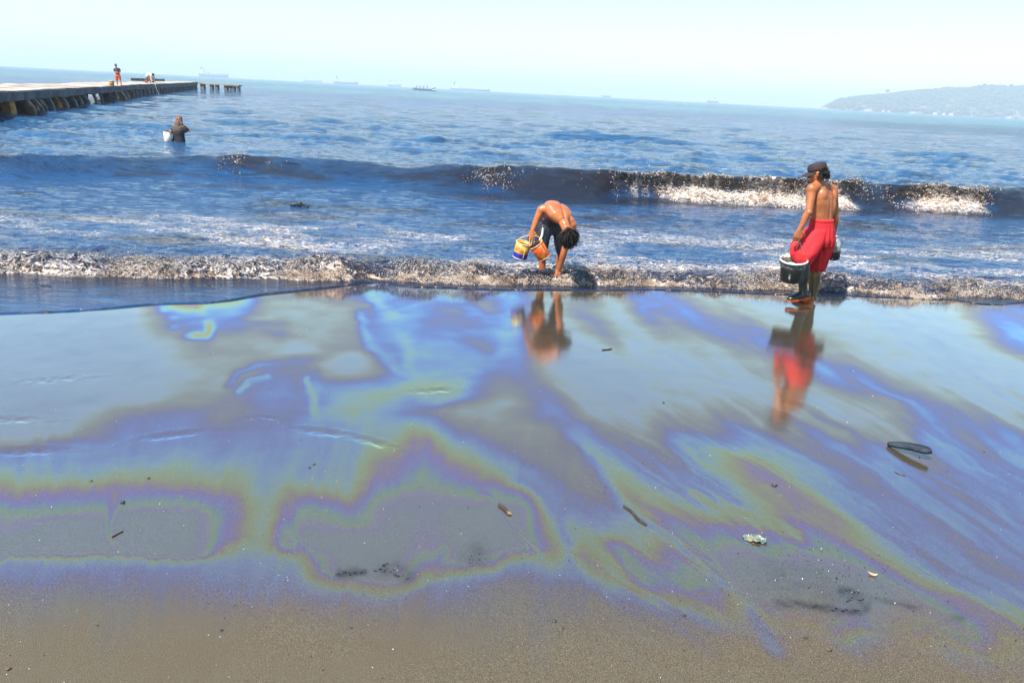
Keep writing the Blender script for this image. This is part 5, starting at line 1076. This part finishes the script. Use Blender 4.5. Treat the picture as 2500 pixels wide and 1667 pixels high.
# outer jetty: narrow beam on short legs
e0 = pn[-1]; ye = float(e0[1]) + 1.0
def Ep(u, v): return aty(u, far(u, v), ye)
tops = [(482, 201.2), (500, 202.6), (520, 203.5), (545, 205), (565, 206), (582, 207)]
jt_ = thing('jetty', 'narrow concrete jetty on short square legs beyond the end of the pier', 'jetty', Ep(530, 216))
put('deck_beam', loft([np.array([Ep(u, v), Ep(u, v) + [0, 2.0, 0], Ep(u, v) + [0, 2.0, -0.25], Ep(u, v + 3.6)]) for u, v in [(482.5, 201.4)] + tops[1:]]), pmat('pale_jetty_concrete', (0.42, 0.35, 0.26), (0.28, 0.23, 0.17), 0.7, 0.9, 0.5, 4, 0.06), jt_, False)
for u, w in ((491.5, 8), (513.5, 6), (526.5, 5.5), (549, 6), (559, 4.5), (567, 6.5), (579, 5.5)):
    vt_ = np.interp(u, [t_[0] for t_ in tops], [t_[1] for t_ in tops]) + 3.4; p = Ep(u, vt_); ww = w / FPX * ye
    put('leg', box((p[0], ye + 0.7, p[2] / 2 - 0.4), (ww, 1.0, p[2] + 0.8)), M_PILE, jt_, False)
# on the pier
bp_ = deck_pt(273, 213.3); yb_ = thing('bucket', 'yellow-brown bucket with pale rim standing on the pier beside the person in orange shorts', 'bucket', bp_)
Mq = frame(bp_, (0, 0, 1)); put('shell', pail_geo(Mq, 0.20, 0.165, 0.36), pmat('yellow_brown_plastic', (0.52, 0.28, 0.06), (0.38, 0.19, 0.04), 6, 0.6), yb_); put('rim', ring_geo(Mq, 0.203, 0.355, 0.01, 0.02), M_PRIM, yb_)
bp_ = deck_pt(351, 206.0) + np.array([0, 2.2, 0.25]); pz = aty(351.5, far(351, 184.5), bp_[1])[2]
bo = thing('bollard', 'square pale concrete bollard on the landing behind the bending person', 'bollard', bp_)
put('shaft', merge(box((bp_[0], bp_[1], (bp_[2] + pz) / 2), (0.36, 0.36, pz - bp_[2]))), pmat('pale_bollard_concrete', (0.50, 0.52, 0.50), (0.36, 0.38, 0.37), 3, 0.9), bo, False); put('cap', box((bp_[0], bp_[1], pz + 0.03), (0.42, 0.42, 0.07)), pmat('bollard_cap_concrete', (0.6, 0.6, 0.57), rough=0.9), bo, False)
for u, v, lab, mat, r in [(357.5, 205.6, 'dark red pail standing on the pier behind the person in the white shirt', pmat('dark_red_plastic', (0.22, 0.01, 0.025), rough=0.5), 0.15), (374, 204.6, 'black pail standing on the pier under the hands of the person in the white shirt', pmat('black_plastic', (0.012, 0.013, 0.014), rough=0.4), 0.17)]:
    p = deck_pt(u, v); o_ = thing('pail', lab, 'pail', p); Mq = frame(p, (0, 0, 1)); put('shell', pail_geo(Mq, r, r * 0.82, r * 2.1), mat, o_); put('handle', tube([p + [-r, 0, r * 2.05], p + [-r * .7, 0, r * 2.9], p + [0, 0, r * 3.2], p + [r * .7, 0, r * 2.9], p + [r, 0, r * 2.05]], 0.012, 6, True, 3), M_WIRE, o_)
rp = [deck_pt(378, 207.5) + np.array([0, 0, 0.02]), deck_pt(379.5, 207.6) + np.array([0.05, -0.15, -0.1])]; e_ = along(rp[0][1] + 1); rp += [rp[1] + np.array([0.15, -0.05, -0.5]), rp[1] + np.array([0.4, -0.05, -1.1])]
tag(put('rope', tube(rp, 0.02, 6, True, 4), pmat('pale_rope', (0.55, 0.48, 0.38), rough=0.9), None, True, rp[0]), 'thin pale rope hanging over the pier edge below the person in the white shirt', 'rope')

# ================================================================== boats and ships
M_HULLW = pmat('white_hull', (0.82, 0.84, 0.84), (0.65, 0.68, 0.7), 0.8, 0.5); M_HULLD = pmat('dark_boat_trim', (0.006, 0.008, 0.014), rough=0.5); M_AWN = pmat('cream_awning', (0.42, 0.35, 0.25), (0.30, 0.25, 0.18), 1.0, 0.8)
def hull(L, B, D, bow=1.0, stern=0.25, zbase=-0.3, flare=0.2, n=22):
    rings = []
    for t_ in np.linspace(0, 1, n):
        w = B / 2 * (1 - max(0, (t_ - 0.62) / 0.38) ** 2.2) * (0.80 + 0.2 * min(1, t_ / 0.2)); zt = D + bow * max(0, (t_ - 0.6) / 0.4) ** 2.1 + stern * max(0, (0.25 - t_) / 0.25) ** 2
        x = (t_ - 0.5) * L; rings.append(np.array([[x, -w * (1 + flare * 0.2), zt], [x, -w * 0.82 - 0.01, zbase + (zt - zbase) * 0.35], [x - 0.04 * L * max(0, t_ - 0.9) * 10, 0, zbase], [x, w * 0.82 + 0.01, zbase + (zt - zbase) * 0.35], [x, w * (1 + flare * 0.2), zt], [x, 0, zt - 0.02 - 0.25 * D * (0.05 < t_ < 0.93)]]))
    return loft(rings)
p = gz(1035, far(1035, 216.5), 0.0); Yb = float(p[1]); px1 = Yb / FPX; Lb = 55 * px1
Mbt = frame((p[0], Yb, 0), (0, 0, 1), (1, -0.02, 0))
def BT(u, v, dy=0): return aty(u, far(u, v), Yb + dy)
boat = thing('fishing_boat', 'white wooden fishing boat with raised bow and cream awning, nearest of the vessels at sea', 'boat', (p[0], Yb, 0), 'vessels at sea')
put('hull', xf(hull(Lb, 2.6, 0.9, 1.35, 0.5), Mbt), M_HULLW, boat); put('keel_band', xf(hull(Lb * 0.99, 2.75, 0.34, 0.45, 0.05, -0.5), Mbt), M_HULLD, boat)
put('bow_post', tube([BT(1056, 213), BT(1060, 209.5), BT(1063, 208)], [0.28, 0.22, 0.1], 8), M_HULLD, boat)
put('gunwale', xf(merge(*[tube([((t_ - 0.5) * Lb, s * 1.36 * (1 - max(0, (t_ - 0.62) / 0.38) ** 2.2) * (0.80 + 0.2 * min(1, t_ / 0.2)), 0.93 + 1.35 * max(0, (t_ - 0.6) / 0.4) ** 2.1 + 0.5 * max(0, (0.25 - t_) / 0.25) ** 2) for t_ in np.linspace(0, 1, 18)], 0.13, 6) for s in (-1, 1)]), Mbt), pmat('blue_grey_trim', (0.02, 0.03, 0.045), rough=0.6), boat)
aw0, aw1 = BT(1017.5, 203.5), BT(1043, 205.2); put('awning', loft([np.array([c + [0, -1.2, 0], c + [0, 0, 0.2], c + [0, 1.2, 0], c + [0, 1.2, -0.12], c + [0, -1.2, -0.12]]) for c in np.linspace(aw0, aw1, 6)]), M_AWN, boat)
for c in np.linspace(aw0, aw1, 4):
    for s in (-1.05, 1.05): put('awning_post', tube([(c[0], Yb + s, c[2] - 0.05), (c[0], Yb + s, 0.7)], 0.10, 6), M_HULLD, boat)
put('engine_box', box((BT(1013, 212)[0], Yb, 1.1), (1.2, 1.2, 1.0)), M_HULLD, boat, False)
for u, col in ((1025, (0.05, 0.3, 0.55)), (1037, (0.05, 0.35, 0.6)), (1043, (0.5, 0.08, 0.06))):
    c = BT(u, 212); tag(put('barrel', lathe([(0.001, 0), (0.32, 0), (0.34, 0.3), (0.34, 0.6), (0.32, 0.9), (0.001, 0.9)], 16, frame((c[0], Yb - 0.4, 0.65), (0, 0, 1))), pmat('barrel_plastic', col, rough=0.5), None, True, (c[0], Yb - 0.4, 0.65)), {1025: 'blue barrel near the middle of the fishing boat', 1037: 'blue barrel under the front end of the awning on the fishing boat', 1043: 'red barrel towards the bow of the fishing boat'}[u], 'barrel', 'barrels on the fishing boat')
for u, col, lab in ((1012.5, (0.02, 0.04, 0.09), 'person in dark clothes at the stern of the fishing boat'), (1020.5, (0.03, 0.05, 0.05), 'person in dark green seated under the rear of the awning on the fishing boat'), (1032, (0.35, 0.05, 0.08), 'person in dark red under the middle of the awning on the fishing boat')):
    c = BT(u, 211); z0 = 0.75; o_ = thing('person', lab, 'person', (c[0], Yb, z0), 'people aboard the fishing boat'); b0 = np.array([c[0], Yb, z0])
    from_mesh('clothes', remesh([tube([b0 + [0, 0, 0.05], b0 + [0, 0, 0.35], b0 + [0.02, 0, 0.75], b0 + [0.02, 0, 0.95]], [0.2, 0.19, 0.22, 0.1], 12), tube([b0 + [0, -0.22, 0.85], b0 + [0.1, -0.28, 0.55], b0 + [0.3, -0.2, 0.45]], [0.08, 0.07, 0.05], 8), tube([b0 + [0, 0.22, 0.85], b0 + [0.1, 0.28, 0.55], b0 + [0.3, 0.2, 0.45]], [0.08, 0.07, 0.05], 8)], 0.03, 2), pmat('boat_clothes', col, rough=0.9), o_)
    put('head', ball(b0 + np.array([0.03, 0, 1.12]), (0.10, 0.11, 0.14)), M_SKIN, o_)

def ship(u0, u1, vw, D, lab, parts_, colr=(0.05, 0.12, 0.2), end_on=False):
    pa = aty(u0, far(u0, vw), D); pb_ = aty(u1, far(u1, vw), D); L = abs(pb_[0] - pa[0]); cx = (pa[0] + pb_[0]) / 2; k = D / FPX
    sh_ = thing('cargo_ship', lab, 'ship', (cx, D, 0), 'vessels at sea'); M = frame((cx, D, 0), (0, 0, 1), (1, 0, 0))
    hm = pmat('ship_hull_paint', colr, tuple(c * 1.3 for c in colr), 0.1, 0.6); wm = M_HULLW
    for nm_, a in parts_:
        if nm_ == 'hull':
            if end_on: put('hull', xf(loft([np.array([[-L / 2 * s, -30, zz], [L / 2 * s, -30, zz], [L / 2 * s, 60, zz], [-L / 2 * s, 60, zz]]) for s, zz in ((0.85, -3), (1, a * k * 0.4), (1.02, a * k))]), M), hm, sh_, False)
            else: put('hull', xf(hull(L, min(26, L * 0.17), a * k, 1.5 * k, 0.6 * k, -3, 0.1), M), hm, sh_)
        else:
            x0, x1, z0, z1 = a; y = 0 if not end_on else -20
            X0 = cx - L / 2 + x0 * L; X1 = cx - L / 2 + x1 * L
            if nm_ == 'crane':
                put('crane', merge(tube([(X0, D, z0 * k), (X0, D, z1 * k)], 0.35 * k, 6), tube([(X0, D, z1 * k * 0.9), (X1, D, (z0 * 0.4 + z1 * 0.6) * k)], 0.22 * k, 6)), wm, sh_)
            elif nm_ == 'mast': put('mast', tube([(X0, D + y, z0 * k), (X0, D + y, z1 * k)], [0.35 * k, 0.15 * k], 6), wm, sh_)
            else: put(nm_, box(((X0 + X1) / 2, D + y, (z0 + z1) / 2 * k), (X1 - X0, min(18, L * 0.13) if not end_on else 14, (z1 - z0) * k)), {'funnel': pmat('funnel_paint', (0.08, 0.22, 0.34), rough=0.6), 'deck_house': wm, 'bridge': wm, 'deck_gear': pmat('deck_gear_paint', (0.55, 0.35, 0.3), rough=0.7), 'cargo': pmat('deck_cargo', (0.75, 0.62, 0.5), rough=0.8)}[nm_], sh_, False)
SD = 2750.0
ship(487, 558, 186.5, SD, 'large cargo ship with deck cranes above the jetty, leftmost on the horizon', [('hull', 7.5), ('deck_house', (0.05, 0.17, 8, 15)), ('bridge', (0.06, 0.14, 15, 18)), ('funnel', (0.075, 0.105, 15, 20.5)), ('crane', (0.22, 0.17, 7.5, 19.5)), ('crane', (0.32, 0.27, 7.5, 18.5)), ('crane', (0.53, 0.58, 7.5, 15)), ('deck_gear', (0.28, 0.33, 7.5, 10)), ('cargo', (0.55, 0.64, 7.5, 9.5)), ('mast', (0.95, 0.95, 7, 12))])
ship(742, 786, 196, SD + 500, 'faint low ship with a small white bridge, second from the left on the horizon', [('hull', 4.0), ('deck_house', (0.05, 0.2, 4, 8.5)), ('bridge', (0.07, 0.16, 8.5, 10.5)), ('funnel', (0.09, 0.13, 8.5, 12)), ('mast', (0.6, 0.6, 4, 7))])
ship(816, 875, 199, SD - 200, 'tanker with tall white stern bridge and bow mast, third ship from the left', [('hull', 5.0), ('deck_house', (0.03, 0.14, 5, 12)), ('bridge', (0.05, 0.12, 12, 15)), ('funnel', (0.085, 0.12, 12, 17)), ('mast', (0.15, 0.15, 12, 19)), ('crane', (0.24, 0.2, 5, 14)), ('cargo', (0.5, 0.62, 4, 6.5)), ('mast', (0.92, 0.92, 5, 13))])
ship(947, 979, 203.5, SD + 200, 'small faint coaster with white stern house left of the fishing boat', [('hull', 4.5), ('deck_house', (0.08, 0.36, 4.5, 8.5)), ('bridge', (0.15, 0.3, 8.5, 10.5)), ('funnel', (0.16, 0.22, 8.5, 13.5)), ('mast', (0.9, 0.9, 4.5, 8))])
ship(1100, 1197, 213.2, SD - 300, 'long loaded tanker with white stern castle right of the fishing boat', [('hull', 3.6), ('deck_house', (0.04, 0.19, 4, 10)), ('bridge', (0.10, 0.21, 10, 14)), ('funnel', (0.085, 0.11, 10, 18)), ('mast', (0.16, 0.16, 14, 22)), ('deck_gear', (0.25, 0.6, 3.5, 5.2)), ('cargo', (0.62, 0.93, 3.2, 4.8)), ('mast', (0.58, 0.58, 4, 8))], (0.06, 0.16, 0.22))
ship(1473.5, 1489, 231, SD + 300, 'faint white ship seen end-on halfway between fishing boat and headland', [('hull', 4.2), ('deck_house', (0.05, 0.65, 4.2, 7)), ('bridge', (0.1, 0.5, 7, 9)), ('deck_gear', (0.25, 0.4, 9, 10.5)), ('mast', (0.85, 0.85, 4, 8))], end_on=True)
ship(1735, 1749, 246.5, SD + 100, 'faint white ship seen end-on with dark funnel, nearest the headland', [('hull', 4.8), ('deck_house', (0.05, 0.95, 4.8, 7.5)), ('bridge', (0.15, 0.75, 7.5, 10.5)), ('funnel', (0.38, 0.52, 8, 12.8)), ('mast', (0.45, 0.45, 12.5, 15))], end_on=True)

# ================================================================== litter on the wet sand
def sandz(x, y): return float(sand_height(np.array([float(x)]), np.array([float(y)]))[0])
# worn flip-flop sole, nose down on the left, standing clear of the film on the right
pA = gz(2166, 1087); pB = aty(2275, 1103, float(gz(2262, 1124)[1])); pA = pA + np.array([0, 0, 0.012])
axs = pB - pA; Ls_ = np.linalg.norm(axs); axn = nrm(axs); side = nrm(np.cross([0.05, -0.25, 1.0], axn)); upn = np.cross(axn, side)
ts = np.linspace(0, 1, 26); half = np.interp(ts, [0, .03, .1, .25, .45, .6, .78, .9, .97, 1], [.004, .014, .024, .036, .040, .040, .043, .038, .022, .004])
rings = []
for t_, w in zip(ts, half):
    c = pA + axn * Ls_ * t_ + upn * 0.012 * math.sin(t_ * math.pi) ; th = 0.012
    rings.append(np.array([c - side * w - upn * th * 0.9, c - side * w * 1.03 + upn * 0.002, c - side * w * 0.94 + upn * th, c + side * w * 0.94 + upn * th, c + side * w * 1.03 + upn * 0.002, c + side * w - upn * th * 0.9]))
fl = thing('flip_flop', 'worn slate-grey flip-flop sole stuck in the wet sand', 'flip-flop', pA)
put('sole', loft(rings), pmat('slate_rubber', (0.022, 0.030, 0.040), (0.045, 0.058, 0.075), 20, 0.9, 0.4, 60, 0.004, **{'Specular IOR Level': 0.15}), fl)
for t_, s in ((0.42, 0.55), (0.80, 0.1), (0.82, -0.75)):
    c = pA + axn * Ls_ * t_ + side * 0.04 * s + upn * (0.012 * math.sin(t_ * math.pi) + 0.0085); put('plug', lathe([(0.0005, 0.003), (0.0045, 0.003), (0.0055, 0.0), (0.0055, -0.003)], 12, frame(c, upn)), pmat('rusty_plug', (0.35, 0.14, 0.08), rough=0.6), fl)
M_STICK = pmat('wet_dark_twig', (0.030, 0.022, 0.015), (0.065, 0.045, 0.03), 30, 0.4, 0.5, 60, 0.004)
def stick(name, pts, r, lab, cat, mat=M_STICK):
    P = [gz(u, v) for u, v in pts]; P = [np.array([p[0], p[1], sandz(p[0], p[1]) + r * 0.75]) for p in P]
    n = len(P); rr = np.full(n, r); rr[0] *= 0.85; rr[-1] *= 0.8
    return tag(put(name, tube(P, rr, 9, True, 4), mat, None, True, P[0]), lab, cat)
stick('twig', [(1523, 1236), (1534, 1243), (1545, 1252), (1553, 1263), (1563, 1272), (1577, 1281)], 0.0075, 'curved dark twig lying on the rainbow film at the right of centre', 'twig')
stick('driftwood', [(1219, 1234), (1226, 1238), (1234, 1246), (1241, 1253)], 0.011, 'short stub of dark driftwood with a broken pale end', 'driftwood')
br_ = [o for o in COL.objects if o.name == 'driftwood'][0]
e = gz(1243, 1255); from_mesh('broken_end', remesh([ball(e + np.array([0, 0, 0.008]), (0.013, 0.010, 0.011)), ball(e + np.array([0.010, -0.005, 0.006]), 0.007), ball(e + np.array([-0.006, 0.006, 0.010]), 0.007)], 0.003, 1), pmat('pale_broken_wood', (0.35, 0.25, 0.15), (0.05, 0.03, 0.02), 90, 0.7), br_)
stick('twig', [(274, 1311), (288, 1303), (300, 1297)], 0.004, 'thin dark twig lying inside the left grey patch of film', 'twig')
stick('twig', [(2184, 1151), (2195, 1157), (2210, 1161)], 0.003, 'thin dark twig just below the flip-flop sole', 'twig')
stick('twig', [(1470, 855), (1485, 854), (1493, 852)], 0.006, 'small twig on the upper film between the two men', 'twig')
stick('twig', [(1885, 1183), (1892, 1186), (1897, 1184)], 0.006, 'short dark stub in the magenta band of film', 'twig')
def stone(name, u, v, r, lab, cat, mat, flat=0.6, seed=0, parent=None):
    p = gz(u, v); p[2] = sandz(p[0], p[1]); V, Fc = ball((0, 0, 0), 1.0, None, 14, 10); V = V * (1 + 0.35 * vn3(V * 1.3 + seed)[:, None]) * np.array([1.25, 1.0, flat]) * (r * 0.72) + p + np.array([0, 0, r * flat * 0.5])
    return tag(put(name, (V, Fc), mat, None, True, p), lab, cat)
M_STONE = pmat('dark_wet_stone', (0.02, 0.022, 0.028), (0.05, 0.05, 0.055), 40, 0.3, 0.4, 80, 0.004)
stone('pebble', 300, 1227, 0.014, 'dark blue-grey pebble in the rainbow film at the left', 'pebble', M_STONE, 0.8, 1)
for k, (u, v, r, lab) in enumerate([(756, 1141, 0.010, 'small black pebble below the middle hollow in the sand'), (766, 1132, 0.012, 'flat pale-edged pebble just above a small black one'), (363, 1167, 0.010, 'black pebble left of the middle of the blue film'), (222, 1174, 0.010, 'black pebble in the yellow fringe at the left'), (2022, 1585, 0.016, 'dark clod at the lower right'), (1353, 1515, 0.011, 'brown clod in the dry sand below centre'), (1672, 1502, 0.010, 'reddish clod right of the brown one'), (1478, 1186, 0.006, 'tiny pebble left of the twig'), (857, 1533, 0.008, 'dark crumb in the bare sand below the left tar patch'), (540, 1539, 0.010, 'small clod at the head of a runnel in the bare sand'), (20, 1633, 0.012, 'dark clod in the lower left corner'), (1967, 1557, 0.010, 'pale-topped clod right of the blue runnel'), (1820, 1556, 0.008, 'small clod left of the pale-topped clod'), (2403, 1102, 0.010, 'black pebble right of the flip-flop sole'), (1620, 983, 0.010, 'black pebble above the blue band right of centre')]):
    stone('pebble', u, v, r, lab, 'pebble', M_STONE if k % 3 != 1 else pmat('brown_clod', (0.12, 0.08, 0.05), (0.06, 0.04, 0.03), 50, 0.6), 0.55, k * 2.7)
# crumpled plastic scrap
sc_ = gz(1842, 1317); gs = []
rg = np.random.default_rng(4); nx, ny = 16, 9; V = []; 
for j in range(ny):
    for i in range(nx):
        a = i / (nx - 1) * 2 - 1; b = j / (ny - 1) * 2 - 1; r_ = 1 - 0.5 * abs(a) ** 2
        V.append(sc_ + np.array([a * 0.058, b * 0.040 * r_ - a * 0.035 * 0.4, 0.003 + 0.014 * abs(vn2(a * 2.4, b * 2.8, 141)) + 0.006 * (1 - b * b) * (1 - a * a) + 0.008 * vn2(a * 6, b * 7, 142)]))
V = np.array(V); V[:, 2] = np.maximum(V[:, 2], 0.002); n0 = len(V); Vb = V - np.array([0, 0, 0.0015]); fq = []
for j in range(ny - 1):
    for i in range(nx - 1):
        a = j * nx + i; fq += [(a, a + 1, a + nx + 1, a + nx), (a + n0 + nx, a + n0 + nx + 1, a + n0 + 1, a + n0)]
loop = [i for i in range(nx)] + [j * nx + nx - 1 for j in range(1, ny)] + [(ny - 1) * nx + i for i in range(nx - 2, -1, -1)] + [j * nx for j in range(ny - 2, 0, -1)]
for a, b in zip(loop, loop[1:] + loop[:1]): fq.append((b, a, a + n0, b + n0))
tag(put('plastic_scrap', (np.vstack([V, Vb]), fq), pmat('crumpled_plastic', (0.26, 0.23, 0.14), (0.07, 0.14, 0.13), 45, 0.35, lo=0.42, hi=0.6), None, False, sc_), 'crumpled scrap of pale greenish plastic half sunk in the sand', 'plastic scrap')
lf = gz(2130, 1404); V, Fc = ball((0, 0, 0), 1.0, None, 12, 8); V = V * np.array([0.024, 0.009, 0.005]); V[:, 2] += 0.010 * (V[:, 0] / 0.024) ** 2
tag(put('leaf', (xf((V, Fc), frame(lf + np.array([0, 0, 0.006]), (0, 0, 1), (1, -0.55, 0)))), pmat('dry_orange_leaf', (0.50, 0.24, 0.13), (0.65, 0.5, 0.36), 60, 0.6), None, True, lf), 'curled orange-brown leaf at the right of the grey patch', 'leaf')
# dark wrack afloat between the waves
fw_ = gz(730, 502, 0.05); gs = []
for k, (a, b, c, r) in enumerate([(0, 0, 0.02, .06), (.10, .03, .015, .045), (-.10, 0, .01, .05), (.03, -.02, .06, .03), (-.05, .02, .065, .022), (.16, 0, .0, .03)]):
    V, Fc = ball((0, 0, 0), 1.0, None, 12, 8); gs.append((V * (1 + 0.35 * vn3(V * 1.6 + k)[:, None]) * np.array([1.3, 0.8, 0.6]) * r + fw_ + np.array([a, b, c]), Fc))
tag(from_mesh('wrack', remesh(gs, 0.012, 1), M_STONE, None, fw_), 'dark clump of wrack floating between the two waves at the left', 'wrack')
# tar
M_TAR = pmat('tar', (0.006, 0.007, 0.014), (0.012, 0.012, 0.02), 60, 0.25, 0.5, 90, 0.004)
def tar(lab, spots, seed):
    rg = np.random.default_rng(seed); gs = []; c = gz(*spots[0][:2])
    for u, v, r in spots:
        for k in range(3):
            p = gz(u + rg.normal(0, 5), v + rg.normal(0, 2.0)); rr = r * rg.uniform(0.5, 1.1); V, Fc = ball((0, 0, 0), 1.0, None, 10, 7); V = V * (1 + 0.4 * vn3(V * 1.5 + seed + k)[:, None]) * np.array([1.5, 0.8, 0.30]) * rr; gs.append((V + p + np.array([0, 0, sandz(p[0], p[1]) + 0.001]), Fc))
    tag(put('tar_clump', merge(*gs), M_TAR, None, True, c), lab, 'tar clump', 'tar clumps on the sand')
tar('left row of small black tar clots in the lower middle', [(828, 1400, .006), (842, 1399, .007), (855, 1400, .007), (868, 1397, .005), (880, 1398, .005)], 1)
tar('scattered fan of blue-black tar clots right of the left tar row', [(928, 1390, .006), (938, 1380, .006), (944, 1376, .005), (956, 1390, .005), (968, 1404, .006), (980, 1405, .005), (992, 1412, .005), (946, 1395, .005)], 2)
tar('faint sprinkle of tar clots at the foot of the middle grey lobe', [(1160, 1356, .003), (1172, 1366, .003), (1185, 1362, .003), (1150, 1374, .0025), (1178, 1352, .0025)], 3)
tar('hooked trail of black tar at the lower right', [(1990, 1480, .006), (2030, 1488, .007), (2060, 1491, .007), (2090, 1488, .006), (2070, 1441, .005), (2085, 1446, .005), (2100, 1462, .006), (2075, 1463, .005)], 4)
# crumbs, shell chips
n = 420; u = RNG.uniform(-200, 2700, n); v = RNG.uniform(735, 1660, n)
P = np.array([gz(a, b) for a, b in zip(u, v)]); ok = P[:, 1] < EDGE(P[:, 0]) - 0.1; P = P[ok]; P[:, 2] = sand_height(P[:, 0], P[:, 1]) + 0.002
big = RNG.random(len(P)); r = np.where(big > 0.95, RNG.uniform(0.003, 0.006, len(P)), RNG.uniform(0.0015, 0.0035, len(P)))
flecks('debris', P, r, np.where(RNG.random(len(P)) < 0.72, 0.0, RNG.uniform(0.5, 0.85, len(P))), M_FROTH, 'dark crumbs and pale shell chips scattered over the wet sand')
n = 160; a = RNG.uniform(0, 1, n); u = 1900 + 260 * a + RNG.normal(0, 60, n); v = 1340 + 130 * a + RNG.normal(0, 34, n); P = np.array([gz(x_, y_) for x_, y_ in zip(u, v)]); P[:, 2] = sand_height(P[:, 0], P[:, 1]) + 0.001
flecks('fine_debris', P, RNG.uniform(0.0015, 0.004, n), np.where(RNG.random(n) < 0.9, 0.0, 0.9), M_FROTH, 'fine dark specks sprinkled on the grey patch at the lower right')
